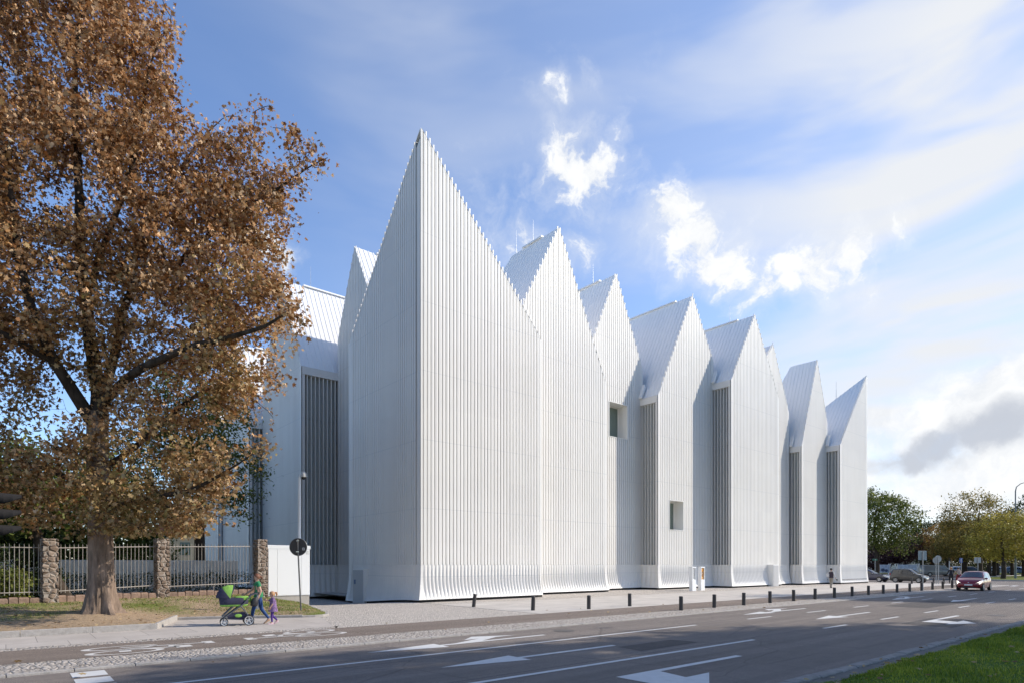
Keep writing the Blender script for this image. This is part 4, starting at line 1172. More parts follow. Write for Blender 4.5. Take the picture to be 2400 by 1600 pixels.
# litter of leaves
n = 900; u = rng.uniform(-5, 11, n); s = rng.uniform(21.6, 30, n)
pp = [(a, b, lz(a, b) + .02) for a, b in zip(u, s) if ((b > 21.7) if a < 3.6 else (edge_d(a, b) > .1 and b > np.interp(a, [3.6, 4.75, 6.1, 7.85, 9.05, 9.68, 9.98, 10.6, 11.2, 11.35], [21.45, 24.5, 24, 23.05, 22.56, 22.82, 23.6, 26.2, 28.6, 30])))]
pp += [(rng.uniform(-4, 45), rng.uniform(13.2, 19.5), .012) for _ in range(42)]
pp += [(rng.uniform(6, 34), rng.uniform(0, 4.7), .10) for _ in range(320)]
V, c = leaf_cloud(np.array(pp), .12, LOBED, lambda C: ramp_cols([(0, (.16, .08, .03)), (.5, (.34, .22, .10)), (1, (.52, .40, .22))], rng.uniform(size=len(C))), 0, .3)
V = V.reshape(-1, 12, 3); cz = np.array(pp)[:, None, 2]; V[:, :, 2] = cz + (V[:, :, 2] - V[:, :, 2].mean(1, keepdims=True)) * .35 + .02
o = raw_mesh('fallen_leaves', V.reshape(-1, 3), 12, M_leaf, None, c); tag(o, 'dry fallen leaves strewn over lawn, setts and verge', 'leaves', kind='stuff')

# ================================================================ street furniture
M_bol = mat('bollard_iron', (.048, .042, .040), .55, .2, var=.15, vscale=12)
M_pole = mat('grey_pole', (.33, .34, .34), .5, .4)
M_poledark = mat('dark_pole', (.13, .125, .12), .55, .3)
M_signback = mat('sign_back', (.33, .34, .33), .55, .3, var=.12, vscale=5)
M_signdark = mat('sign_back_dark', (.052, .048, .046), .6)
M_whitep = mat('white_coating', (.80, .80, .79), .4)
M_stone = m_stone('fence_stone')
M_iron = mat('railing_paint', (.38, .34, .30), .5, .3, var=.15, vscale=4)
M_rub = mat('rubber', (.022, .021, .021), .75)
M_chrome = mat('chrome', (.62, .62, .62), .2, .9)
M_black = mat('black_plastic', (.022, .021, .022), .5)
M_conc = mat('concrete', (.40, .37, .33), .9, var=.12, vscale=3, bump=.2, bscale=30)

ORD = ['', 'first', 'second', 'third', 'fourth', 'fifth', 'sixth', 'seventh', 'eighth', 'ninth', 'tenth', 'eleventh', 'twelfth', 'thirteenth', 'fourteenth', 'fifteenth', 'sixteenth']


def bollard_mesh():
    mb = MB(); mb.lathe([(.0, -.06), (.088, -.06), (.088, .50), (.083, .505), (.083, .525), (.088, .53), (.088, .605), (.078, .617), (0, .62)], 18)
    return mb.build('bollard', M_bol, None, smooth=True)


b0 = bollard_mesh()
bl = [((1110, 1421), 'bollard leaning to the right beside the tower corner of the hall'), ((1249, 1429), 'slightly leaning bollard where cobbles and paving meet'), ((1380, 1426), 'bollard on the paving, right of the slightly leaning one'), ((1476, 1419.4), 'bollard on the paving nearest the hall, behind the kerb row')]
pos = []
for (px, lab) in bl: pos.append((*G(*px), 'dark round ' + lab))
for k in range(16):
    lab = 'dark round bollard, %s of the long kerb row counted from the near end' % ORD[k + 1]
    if k == 0: lab = 'dark round bollard at the near end of the long kerb row'
    if k == 15: lab = 'dark round bollard at the far end of the long kerb row, beside the red car'
    pos.append((22.7 + 2.627 * k, 15.62, lab))
for x, dd, lab in ((2137, 63.5, 'far bollard in front of the dark grey hatchback door'), (2188, 63.5, 'far bollard left of the two round road signs'), (2212, 62.5, 'far bollard right of the two round road signs')):
    p = PD(x, 1365, dd); pos.append((p.x, p.y, 'dark round ' + lab))
for i, (u, s, lab) in enumerate(pos):
    o = b0 if i == 0 else b0.copy()
    if i: col.objects.link(o)
    o.location = (u, s, 0)
    o.rotation_euler = (0, R(6.5), -.7) if i == 0 else ((0, R(2.2), -.7) if i == 1 else (R(rnd.uniform(-.6, .6)), R(rnd.uniform(-.6, .6)), 0))
    tag(o, lab, 'bollard', 'bollards along the forecourt')

# ---- iron fence with stone pillars
PIL = [(-2.8, 28.5), (1.27, 28.97), (5.14, 29.70), (9.42, 30.2)]
PIL = [(-7.0, 28.05)] + PIL
fence = thing('iron_fence', 'grey iron railing between rough stone pillars along the raised lawn', 'fence', (1.27, 28.97, .4))
FO = (1.27, 28.97, .4)
ptop = [2.95, 2.95, 2.97, 3.10, 3.20]
for (u, s), zt in zip(PIL, ptop):
    mb = MB(); zb = .3; ang = .17
    ca, sa = math.cos(ang), math.sin(ang)
    def rg(h, z, j): return [(u + (x * ca - y * sa), s + (x * sa + y * ca), z) for x, y in [(-h + rnd.uniform(-j, j), -h), (0, -h - rnd.uniform(0, j)), (h, -h + rnd.uniform(-j, j)), (h + rnd.uniform(0, j), 0), (h, h), (0, h + rnd.uniform(0, j)), (-h, h), (-h - rnd.uniform(0, j), 0)]]
    rows = []; z = zb
    while z < zt - .02:
        rows += [rg(.225, z, .02), rg(.242, z + .02, .03), rg(.242, min(zt, z + .19) - .02, .03), rg(.225, min(zt, z + .19), .02)]; z += .20
    rows.append(rg(.22, zt + .015, .01))
    mb.loft(rows)
    mb.build('stone_pillar', M_stone, fence, off=FO)
for k in range(len(PIL) - 1):
    (u0, s0), (u1, s1) = PIL[k], PIL[k + 1]
    L = math.hypot(u1 - u0, s1 - s0); ex, ey = (u1 - u0) / L, (s1 - s0) / L
    P_ = lambda t, z, n=0: (u0 + ex * t - ey * n, s0 + ey * t + ex * n, z)
    zt0, zt1 = ptop[k] - .27, ptop[k + 1] - .27
    zb0 = 1.05 if k >= 3 else (.98 if k == 2 else .95)
    mb = MB()
    mb.tube([P_(.25, zt0 - .06), P_(L - .25, zt1 - .06)], .022, 6); mb.tube([P_(.25, zb0), P_(L - .25, zb0 + (zt1 - zt0))], .022, 6)
    t = .36
    while t < L - .3:
        f = t / L; zt = zt0 + (zt1 - zt0) * f; zb = zb0 + (zt1 - zt0) * f
        mb.tube([P_(t, zb - .09), P_(t, zt), P_(t, zt + .09)], [.0125, .0125, .002], 5); t += .142
    mb.tube([P_(L * .5, .4), P_(L * .5, zb0)], .014, 5)
    mb.build('railing_panel', M_iron, fence, off=FO)
    mb = MB(); t = .2
    while t < L - .2:
        w = rnd.uniform(.26, .42); h = rnd.uniform(.86, .92) + (.0 if k < 2 else .05)
        q = [P_(t + .012, 0, -.17), P_(min(L, t + w) - .012, 0, -.17 + rnd.uniform(-.02, .02)), P_(min(L, t + w) - .012, 0, .17), P_(t + .012, 0, .17)]
        cx = sum(p[0] for p in q) / 4; cy = sum(p[1] for p in q) / 4
        mb.loft([[(p[0], p[1], .2) for p in q], [(p[0], p[1], h - .05 - .12) for p in q], [(cx + (p[0] - cx) * .85, cy + (p[1] - cy) * .85, h - .12) for p in q]]); t += w
    mb.build('stone_footing', mat('brown_stone', (.25, .165, .12), .9, var=.35, vscale=2.5, bump=.8, bscale=9), fence, off=FO)

# ---- white utility cabinet right of the last pillar
_a, _b = hit_s(628, 30.2), hit_s(726, 30.2); A = Vector((_a[0], 30.2, 2.93)); Bq = Vector((_b[0], 30.2, 2.93))
cab = thing('utility_cabinet', 'long white panelled utility cabinet on a concrete base between the last pillar and the hall', 'cabinet', (A.x, A.y, 0))
ex = Vector((Bq.x - A.x, Bq.y - A.y, 0)); L = ex.length; cab.rotation_euler = (0, 0, math.atan2(ex.y, ex.x))
mb = MB(); mb.bbox((0, 0, .46), (L, .5, 2.93), .012); mb.build('casing', M_whitep, cab)
mb = MB(); mb.bbox((-.03, -.03, 2.78), (L + .03, .54, 2.955), .015); mb.build('top_fascia', M_whitep, cab)
for a, b in ((.02, L * .21), (L * .21 + .012, L * .79), (L * .79 + .012, L - .02)):
    mb = MB(); mb.bbox((a, -.018, .49), (b, 0.01, 2.765), .004); mb.build('door_panel', M_whitep, cab)
mb = MB(); mb.bbox((.01, .03, -.5), (L - .01, .48, .47), .01); mb.build('base', M_conc, cab)
mb = MB(); mb.box((L - .19, -.026, 2.52), (L - .05, -.017, 2.70)); mb.build('notice_plate', mat('notice_plate', (.62, .62, .60), .5), cab)
# low pale wall and buff house behind the fence
mb = MB(); mb.bbox((-9.5, 39.5, -.2), (11.0, 39.8, 2.25), .02)
o = mb.build('garden_wall', mat('pale_wall', (.72, .64, .54), .8, var=.08, vscale=.8)); tag(o, 'low pale rendered garden wall seen through the fence bars', 'wall')
hs = PD(440, 1322, 78)
hb = thing('house', 'buff rendered house at the left beyond the white hall', 'building', (hs.x - 4.4, hs.y, .2), -.5)
mb = MB(); mb.box((0, 0, -.3), (6, 9, 5.6)); mb.build('wall', mat('buff_render', (.50, .40, .25), .85, var=.06, vscale=.5), hb)
mb = MB(); mb.prism([(-.5, 5.6), (6.5, 5.6), (3, 8.0)], -.4, 9.4); mb.build('roof', mat('roof_tile', (.20, .075, .045), .8, var=.2, vscale=3), hb)
for x in (.8, 3.6):
    mb = MB(); mb.box((x, -.03, 3.0), (x + 1.2, .05, 4.6)); mb.build('window', M_win, hb)

# ---- round sign seen from behind, on a leaning pole
p = G(706, 1432, .12)
sg = thing('road_sign', 'dark back of a round road sign on a leaning dark pole in the lawn corner', 'sign', (p[0], p[1], .08)); sg.rotation_euler = (0, 0, -.69)
lean = Vector((-.15, 0, 2.95))
mb = MB(); mb.tube([(0, 0, -.1), (lean.x, 0, 2.95)], .032, 10); mb.build('pole', M_poledark, sg)
def disc(mb, c, r, y0, y1, n=40, rim=.012):
    rg = lambda q, y: [(c[0] + q * math.cos(2 * math.pi * k / n), y, c[1] + q * math.sin(2 * math.pi * k / n)) for k in range(n)]
    mb.loft([rg(r, y0), rg(r, y1)])
mb = MB(); disc(mb, (-.13, 2.63), .355, .04, .052); mb.build('sign_disc', M_signdark, sg)
mb = MB()
ring = [(-.13 + .352 * math.cos(a), .036, 2.63 + .352 * math.sin(a)) for a in [2 * math.pi * k / 40 for k in range(41)]]
mb.tube(ring, .009, 6); mb.build('sign_rim', M_pole, sg)
for z in (2.42, 2.86):
    mb = MB(); mb.box((-.19, -.035, z), (-.08, .045, z + .03)); mb.build('clamp', M_chrome, sg)
mb = MB(); mb.box((.03, .030, 2.50), (.12, .0395, 2.60)); mb.build('sticker', mat('sticker_white', (.6, .6, .6), .5), sg)
mb = MB(); mb.box((.052, .028, 2.525), (.098, .0298, 2.575)); mb.build('sticker_mark', M_signdark, sg)

# ---- camera mast behind the cabinet
_y = 30.86 / ray(702)[1]; p = PD(702, 1300, _y)
ms = thing('camera_mast', 'slender white mast with a dome camera rising behind the utility cabinet', 'camera mast', (p.x, p.y, -.2))
zt = zat(1118, _y) + .2
mb = MB(); mb.tube([(0, 0, -.1), (0, 0, zt)], [.085, .075], 14); mb.build('mast', M_whitep, ms, smooth=True)
mb = MB(); mb.tube([(0, 0, zt - .08), (0, 0, zt + .12), (.16, -.14, zt + .20)], .03, 8); mb.build('bracket', M_whitep, ms)
mb = MB(); M = Matrix.Translation((.16, -.14, zt)); mb.lathe([(0, .32), (.06, .31), (.13, .22), (.15, .08), (.15, .02)], 16, M); mb.build('camera_hood', mat('camera_grey', (.50, .49, .46), .5), ms, smooth=True)
mb = MB(); mb.ball((.16, -.14, zt + .0), .115); mb.build('camera_dome', M_black, ms, smooth=True)

# ---- traffic light at the left edge
p = PD(-8, 1322, 11.6)
tl = thing('traffic_light', 'dark traffic signal head with three long visors at the left edge', 'traffic light', (p.x, p.y, 0))
zc = [zat(y, 11.6) for y in (1166, 1203.5, 1241)]
mb = MB(); mb.bbox((-.30, -.16, zc[2] - .19), (-.02, .16, zc[0] + .19), .03); mb.build('housing', M_black, tl)
mb = MB(); mb.tube([(-.42, .0, -.1), (-.42, 0, zc[0] + .3)], .06, 12); mb.build('pole', M_poledark, tl)
for z in (zc[2] - .1, zc[0] + .1):
    mb = MB(); mb.tube([(-.42, 0, z), (-.28, 0, z)], .025, 8); mb.build('bracket', M_black, tl)
for i, z in enumerate(zc):
    mb = MB(); n = 20; r = .108; outer = []; inner = []
    for q, rr in ((0, r), (1, r - .006)):
        for (x, a0) in ((-.02, math.pi), (.36, math.pi * .60)):
            pass
    def vis(rr):
        return [[(x, rr * math.sin(a0 * (2 * k / n - 1)), z + rr * math.cos(a0 * (2 * k / n - 1)) - .02 * (x / .36)) for k in range(n + 1)] for x, a0 in ((-.02, math.pi * .98), (.10, math.pi * .80), (.24, math.pi * .56), (.37, math.pi * .36))]
    mb.loft(vis(r), False, False, closed=False); mb.loft(vis(r - .005), False, False, closed=False)
    mb.build('visor', mat('visor_black', (.03, .027, .026), .8, spec=.1), tl, fix=False)
    mb = MB(); n = 20; mb.loft([[(-.019, .11 * math.cos(2 * math.pi * k / n), z + .11 * math.sin(2 * math.pi * k / n)) for k in range(n)], [(.004, .05 * math.cos(2 * math.pi * k / n), z + .05 * math.sin(2 * math.pi * k / n)) for k in range(n)]])
    mb.build('lens', mat(('lens_red', 'lens_amber', 'lens_green')[i], ((.10, .01, .008), (.10, .05, .006), (.008, .07, .05))[i], .25), tl)

# ---- two white poster totems
def totem(x, y, w, lab, kind):
    u, s = G(x, y)
    t = thing('poster_totem', lab, 'poster stand', (u, s, 0), 0, 'white totems before the hall')
    H = 1.84; D = .22
    mb = MB()
    mb.loft([[(0, 0, 0), (w, 0, 0), (w, D, 0), (0, D, 0)], [(0, 0, H), (w, 0, H), (w, D, H), (0, D, H)]], True, True)
    # niche front: frame in front of a recessed back
    mb2 = MB(); f = .05
    a, b, z0, z1 = f, w - f, .86, H - .09
    mb2.box((0, -.07, 0), (w, -.0005, z0)); mb2.box((0, -.07, z1), (w, -.0005, H)); mb2.box((0, -.07, z0), (a, -.0005, z1)); mb2.box((b, -.07, z0), (w, -.0005, z1))
    mb.build('column', M_whitep, t); mb2.build('niche_frame', M_whitep, t)
    if kind == 'text':
        mb = MB(); mb.add([(a, -.006, z0), (b, -.006, z0), (b, -.006, z1), (a, -.006, z1)], [(0, 1, 2, 3)]); mb.build('board', mat('board_white', (.72, .72, .71), .5), t)
        mb = MB(); z = z1 - .07
        r2 = random.Random(3)
        while z > z0 + .06:
            q = a + .04
            while q < b - .06:
                l = r2.uniform(.03, .10); mb.add([(q, -.009, z), (min(q + l, b - .03), -.009, z), (min(q + l, b - .03), -.009, z + .022), (q, -.009, z + .022)], [(0, 1, 2, 3)]); q += l + .018
            z -= .05
        mb.build('text_lines', mat('ink', (.06, .05, .05), .6), t)
    else:
        mb = MB(); mb.add([(a, -.006, z0), (b, -.006, z0), (b, -.006, z1), (a, -.006, z1)], [(0, 1, 2, 3)]); mb.build('poster', mat('poster_orange', (.62, .27, .03), .5, var=.12, vscale=3), t)
        cx = (a + b) / 2; mb = MB(); mb.ball((cx, -.012, 1.37), (.062, .004, .07)); mb.build('poster_face', mat('poster_skin', (.5, .36, .26), .6), t)
        mb = MB(); mb.ball((cx + .005, -.014, 1.42), (.07, .004, .045)); mb.build('poster_hair', mat('poster_dark', (.05, .035, .03), .6), t)
        mb = MB(); mb.ball((cx - .01, -.011, 1.20), (.12, .003, .11)); mb.build('poster_coat', mat('poster_brown', (.26, .13, .05), .6), t)
        mb = MB(); mb.add([(a + .05, -.009, z0 + .10), (b - .05, -.009, z0 + .10), (b - .05, -.009, z0 + .135), (a + .05, -.009, z0 + .135)], [(0, 1, 2, 3)]); mb.build('text_line', mat('poster_cream', (.7, .6, .4), .6), t)
    return t


totem(1621, 1384, .50, 'white totem with a board of small dark writing, left of the pair', 'text')
totem(1641.5, 1382.6, .50, 'white totem with an orange portrait poster, right of the pair', 'poster')

# ---- signs near the crossing (seen from behind) and lamps
def square_sign(name, lab, x, yb, yc, D, w, h, m=None, cat='sign', panel='sign_panel', back=True):
    c = PD(x, yc, D); t = thing(name, lab, cat, (c.x, c.y, 0), -.62)
    mb = MB(); mb.tube([(0, 0, -.1), (0, 0, c.z + h * .4)], .036, 8); mb.build('pole', M_pole, t)
    mb = MB(); mb.bbox((-w / 2, .04, c.z - h / 2), (w / 2, .058, c.z + h / 2), .01); mb.build(panel, m or M_signback, t)
    return t, c


square_sign('road_sign', 'square grey road sign back on a tall pole at the crossing kerb', 2163, 1382, 1300.5, 46.8, .70, .72)
square_sign('road_sign', 'wide grey road sign back with a split panel behind the red car', 2292, 1360, 1311.5, 72, .86, .64)
t, c = square_sign('road_sign', 'small blue footpath sign on a pole left of the red car', 2253, 1360, 1312, 70, .36, .54, mat('sign_blue', (.03, .12, .42), .4))
mb = MB(); mb.ball((0, .035, c.z + .12), (.05, .004, .05)); mb.box((-.05, .033, c.z - .16), (.05, .039, c.z + .07)); mb.build('walker_mark', M_whitep, t)
t, c = square_sign('street_name_sign', 'small green street name sign on a thin pole beside the hall', 2051, 1350, 1310.5, 84, .72, .26, mat('sign_green', (.015, .12, .07), .4))
for dx, lab, yy in ((-2, 'left round road sign back, smaller and lower, at the crossing', 1312), (3.4, 'right round road sign back, facing away, at the crossing', 1308.5)):
    c = PD(2196 + dx, yy, 63); t = thing('road_sign', lab, 'sign', (c.x, c.y, 0), -.62, 'round road signs at the crossing')
    mb = MB(); mb.tube([(0, 0, -.1), (0, 0, c.z + .2)], .036, 8); mb.build('pole', M_pole, t)
    mb = MB(); disc(mb, (0, c.z), .33 if dx < 0 else .37, .04, .055, 28); mb.build('sign_disc', M_signback, t)
c = PD(2318, 1322, 84)
lp = PD(2380, 1355, 86)
la = thing('street_lamp', 'tall grey street lamp with a curved arm at the right edge', 'street lamp', (lp.x, lp.y, 0))
zt = zat(1150, 86)
mb = MB(); mb.tube([(0, 0, -.1), (0, 0, 2.2), (0, 0, 2.3), (0, 0, zt)], [.15, .14, .10, .075], 10); mb.build('pole', mat('lamp_pole', (.17, .18, .175), .5, .4), la)
ar = [(0, 0, zt), (.05, -.1, zt + .6), (.4, -.5, zt + 1.05), (1.0, -1.1, zt + 1.3), (1.7, -1.8, zt + 1.5)]
mb = MB(); mb.tube(ar, [.075, .06, .05, .045, .04], 8); mb.build('arm', MATS['lamp_pole'], la)
mb = MB(); mb.ball((2.0, -2.1, zt + 1.52), (.42, .42, .09)); mb.build('lamp_head', M_pole, la, smooth=True)
lp = PD(2225, 1345, 110); zt = zat(1194, 110)
la = thing('floodlight_mast', 'thin dark mast with a floodlight above the rusty orange tree', 'lamp mast', (lp.x, lp.y, 0))
mb = MB(); mb.tube([(0, 0, -.1), (0, 0, zt)], [.14, .08], 8); mb.build('mast', M_poledark, la)
mb = MB(); mb.bbox((-.75, .2, zt - .35), (-.15, .6, zt + .0), .03); mb.tube([(0, 0, zt - .2), (-.4, .4, zt - .2)], .04, 6); mb.build('floodlight', M_poledark, la)
lp = PD(2225, 1360, 78)
o = thing('marker_post', 'plain grey post standing left of the cyclists', 'post', (lp.x, lp.y, 0)); mb = MB(); mb.tube([(0, 0, -.1), (0, 0, zat(1315, 78))], .055, 8); mb.lathe([(.06, zat(1315, 78)), (.06, zat(1315, 78) + .03), (0, zat(1315, 78) + .06)], 8); mb.build('shaft', M_pole, o)
# exhibition frames between the park trees
def frame(x, D, w, lab):
    c = PD(x, 1345, D); t = thing('display_frame', lab, 'display stand', (c.x, c.y, .05), -.7, 'white display frames in the park')
    for q in (-1, 1):
        mb = MB(); mb.tube([(q * w * .62, 0, 0), (q * w * .5, 0, 2.1)], .07, 6); mb.tube([(q * w * .42, 0, 0), (q * w * .66, 0, 2.1)], .07, 6); mb.build('leg', M_whitep, t)
    mb = MB(); mb.bbox((-w / 2, -.09, .55), (w / 2, -.06, 1.95), .01); mb.build('panel', mat('panel_pale', (.50, .56, .66), .5, var=.35, vscale=2.2), t)
    mb = MB(); mb.ball((-w * .15, -.095, 1.0), (.35, .006, .3)); mb.ball((w * .2, -.095, .9), (.28, .006, .26)); mb.build('picture', mat('panel_dark', (.08, .10, .17), .5), t)


frame(2072, 108, 1.7, 'pale display frame between the trees behind the blue car'); frame(2126, 106, 3.2, 'wide pale display frame with a picture behind the dark grey hatchback')
# pale pavilion far behind and long pale wall
c = PD(2105, 1345, 146); hb = thing('pavilion', 'low pale building far behind the dark cars', 'building', (c.x, c.y, 0), -.5)
mb = MB(); mb.box((-9, 0, 0), (7, 6, 3.1)); mb.build('wall', mat('pale_render', (.50, .46, .44), .85), hb)
mb = MB(); mb.prism([(-9.6, 3.1), (7.6, 3.1), (5.5, 4.6), (-7.5, 4.6)], -.5, 6.5); mb.build('roof', mat('pale_roof', (.36, .31, .30), .8), hb)
for x in (-7, -4.4, -1.8, .8, 3.4):
    mb = MB(); mb.box((x, -.03, .9), (x + 1.3, .05, 2.3)); mb.build('window', M_pane, hb)
c = PD(2170, 1345, 128); mb = MB(); Lw = 9.0
fr = thing('wire_fence', 'grey mesh fence behind the grey van', 'fence', (c.x, c.y, .05), -1.0)
for k in range(9): mb.tube([(k * 1.6 - 8, 0, 0), (k * 1.6 - 8, 0, 2.3)], .05, 5)
mb.build('posts', M_pole, fr)
mb = MB()
for z in frange(.3, 2.2, .38): mb.tube([(-8, 0, z), (4.8, 0, z)], .025, 4)
mb.build('wires', M_pole, fr)

# ================================================================ cars
M_carglass = mat('car_glass', (.018, .022, .026), .06, spec=.9)
M_head = mat('headlamp_glass', (.75, .74, .70), .12, spec=.8)
M_tail = mat('tail_lamp', (.45, .03, .02), .2)
M_plate = mat('number_plate', (.70, .70, .68), .4)
M_rim = mat('alloy_rim', (.48, .48, .49), .3, .7)


def interp(tab, x):
    xs = [t[0] for t in tab]
    return [float(np.interp(x, xs, [t[k] for t in tab])) for k in range(1, len(tab[0]))]


def car(name, lab, cat, loc, rz, color, L=3.84, W=1.70, H=1.5, style='hatch', group=None, lit=False, simple=False, paint=None):
    """front towards +x, origin under the middle"""
    t = thing(name, lab, cat, loc, rz, group)
    pm = paint or mat(name + '_paint', color, .28, .15, coat=.6)
    h = L / 2
    if style == 'hatch':
        prof = [(-1, .40, .86, .93), (-.985, .30, .90, 1.10), (-.93, .23, .93, 1.28), (-.84, .20, .95, H - .05), (-.55, .20, .95, H), (-.05, .20, .94, H), (.10, .20, .93, H - .04), (.52, .20, .92, .99), (.60, .20, .91, .94), (.82, .21, .84, .86), (.93, .24, .72, .74), (.985, .30, .60, .62), (1, .40, .52, .54)]
        wheels = (-.64, .65); gl = (-.90, -.84, .02, .50)
    elif style == 'estate':
        prof = [(-1, .42, .84, .88), (-.985, .32, .9, 1.02), (-.95, .24, .92, 1.15), (-.84, .2, .93, H - .05), (-.6, .2, .93, H), (.0, .2, .92, H), (.08, .2, .92, H - .04), (.42, .2, .92, .97), (.5, .2, .90, .93), (.8, .2, .84, .85), (.94, .24, .70, .72), (.985, .30, .58, .6), (1, .4, .5, .52)]
        wheels = (-.60, .62); gl = (-.90, -.80, .04, .42)
    else:
        prof = [(-1, .46, 1.10, H - .10), (-.985, .34, 1.14, H - .04), (-.95, .28, 1.16, H), (-.5, .26, 1.16, H + .02), (.30, .26, 1.15, H), (.38, .26, 1.14, H - .05), (.66, .26, 1.10, 1.20), (.74, .26, 1.06, 1.09), (.92, .28, .92, .94), (.985, .36, .70, .72), (1, .44, .60, .62)]
        wheels = (-.56, .62); gl = (-.97, -.95, .36, .66)
    def half_w(x): return W / 2 * float(np.interp(abs(x), [0, .6, .85, .95, 1], [1, .99, .94, .86, .74]))
    def section(x):
        zb, zbelt, zt = interp(prof, x); w = half_w(x)
        g = max(0.0, min(1, (zt - zbelt - .05) / (H - 1.0)))
        wr = w * (.97 - (.20 if style != 'van' else .08) * g)
        zm = (zb + zbelt) * .5
        half = [(w * .80, zb), (w * .955, zb + .07), (w, zm), (w * .985, zbelt - .06), (w * .955, zbelt), (wr, max(zbelt + .01, zt - .085 * g - .005)), (wr * .90, zt - .02 * g), (wr * .5, zt + .018), (0, zt + .025)]
        return half
    def ringat(x):
        hs_ = section(x); return [(x * h, y, z) for y, z in hs_] + [(x * h, -y, z) for y, z in reversed(hs_[:-1])]
    xs = sorted(set([p[0] for p in prof] + list(np.linspace(-.98, .98, 30))))
    mb = MB(); mb.loft([ringat(x) for x in xs])
    body = mb.build('body', pm, t, smooth=True)
    def side(x, f, sg, off=.012):
        """point on the glasshouse side; f 0 at belt, 1 at roof edge"""
        hs_ = section(x); (y0, z0), (y1, z1) = hs_[4], hs_[5]
        return (x * h, sg * (y0 + (y1 - y0) * f + off), z0 + (z1 - z0) * f)
    g0, g1, g2, g3 = gl
    if style != 'van': wins = [[(g1 + .03, .10), (-.50, .10), (-.50, .90), (g1 + .07, .86)], [(-.46, .10), (.02, .10), (.0, .90), (-.46, .90)], [(.05, .10), (g3 - .06, .10), (.14, .84), (.03, .90)]]
    else: wins = [[(.22, .12), (.62, .12), (.42, .88), (.24, .88)]]
    for sg in (-1, 1):
        for wq in wins:
            mb = MB(); pts = []
            for (a, fa), (b, fb) in zip(wq, wq[1:] + wq[:1]):
                for k in range(4): pts.append(side(a + (b - a) * k / 4, fa + (fb - fa) * k / 4, sg))
            c0 = tuple(sum(p[i] for p in pts) / len(pts) for i in range(3))
            n = len(pts); mb.add(pts + [c0], [(k, (k + 1) % n, n) for k in range(n)]); mb.build('side_window', M_carglass, t)
    def screen(xa, xb, name, inset=.93):
        mb = MB(); rows = []
        for k in range(5):
            x = xa + (xb - xa) * k / 4; hs_ = section(x); top = hs_[5:]
            e = .010; nx = .7 if xa > 0 else -.7
            r_ = [(x * h + nx * e * 1.6, y * inset, z + e) for y, z in top] + [(x * h + nx * e * 1.6, -y * inset, z + e) for y, z in reversed(top[:-1])]
            rows.append(r_)
        mb.loft(rows, False, False, closed=False); return mb.build(name, M_carglass, t, smooth=True)
    screen(g3 - .02, g2 + .11, 'windscreen'); screen(g0 - .04 if style != 'van' else g0 - .005, g1 - .005, 'rear_window', .86)
    rw = .30 if style != 'van' else .33
    for wx in wheels:
        for sg in (-1, 1):
            M = Matrix.Translation((wx * h, sg * (W / 2 - .10), rw)) @ Matrix.Rotation(R(-90 * sg), 4, 'X')
            mb = MB(); mb.lathe([(rw * .60, -.09), (rw * .93, -.095), (rw, -.06), (rw, .07), (rw * .94, .105), (rw * .66, .108), (rw * .62, .07)], 24, M)
            ty = mb.build('wheel', M_rub, t, smooth=True)
            mb = MB(); mb.lathe([(0, .05), (rw * .62, .05), (rw * .66, .104), (rw * .60, .106), (rw * .55, .075), (0, .07)], 24, M)
            for k in range(5):
                a = 2 * math.pi * k / 5; Mr = M @ Matrix.Rotation(a, 4, 'Z')
                q = [Mr @ Vector(v) for v in ((.02, -.028, .075), (rw * .58, -.045, .078), (rw * .58, .045, .078), (.02, .028, .075), (.02, -.028, .10), (rw * .58, -.035, .098), (rw * .58, .035, .098), (.02, .028, .10))]
                mb.add(q, [(0, 3, 2, 1), (4, 5, 6, 7), (0, 1, 5, 4), (1, 2, 6, 5), (2, 3, 7, 6), (3, 0, 4, 7)])
            mb.build('rim', M_rim, ty)
            mb = MB(); n = 22; rr = rw * 1.17; yy = sg * (half_w(wx) + .004)
            mb.add([(wx * h + rr * math.cos(math.pi * k / n), yy, rw + rr * math.sin(math.pi * k / n)) for k in range(n + 1)] + [(wx * h - rr, yy, .2), (wx * h + rr, yy, .2)], [tuple(range(n + 3))])
            mb.build('wheel_arch', M_black, t)
    for sg in (-1, 1):
        # lamps follow the corners
        mb = MB(); rows = []
        for x, za, zb2 in ((.80, .80, .72), (.90, .745, .60), (.965, .66, .54)):
            w = half_w(x); rows.append([(x * h + .02, sg * (w * .99 + .008), zb2 + (.36 if style == 'van' else 0)), (x * h + .03, sg * (w * .80), zb2 - .0 + (.36 if style == 'van' else 0) + .0), (x * h + .05, sg * (w * .66), (zb2 + za) / 2 + (.36 if style == 'van' else 0)), (x * h + .01, sg * (w * .92), za + .03 + (.36 if style == 'van' else 0)), (x * h, sg * (w + .008), za + (.36 if style == 'van' else 0))])
        mb.loft(rows); mb.build('headlight', HEADLIT if lit else M_head, t)
        mb = MB(); xa = -.965; w = half_w(xa); zl = interp(prof, xa)[1]
        mb.bbox((-h * .985 - .0, sg * w * .70 if sg > 0 else -w * 1.0, zl - .10), (-h * .94, sg * w * 1.0 if sg > 0 else -w * .70, zl + .18), .02); mb.build('tail_light', M_tail, t)
        mb = MB(); p = side(g3 - .14, .12, sg, .10); mb.ball(p, (.06, .10, .075)); mb.build('mirror', pm, t, smooth=True)
        for x in ((-.30, .18) if style != 'van' else (.12,)):
            mb = MB(); hs_ = section(x); y = hs_[3][0]; mb.bbox((x * h - .09, sg * y - .015, hs_[3][1] - .07), (x * h + .09, sg * y + .022, hs_[3][1] - .045), .004); mb.build('door_handle', pm, t)
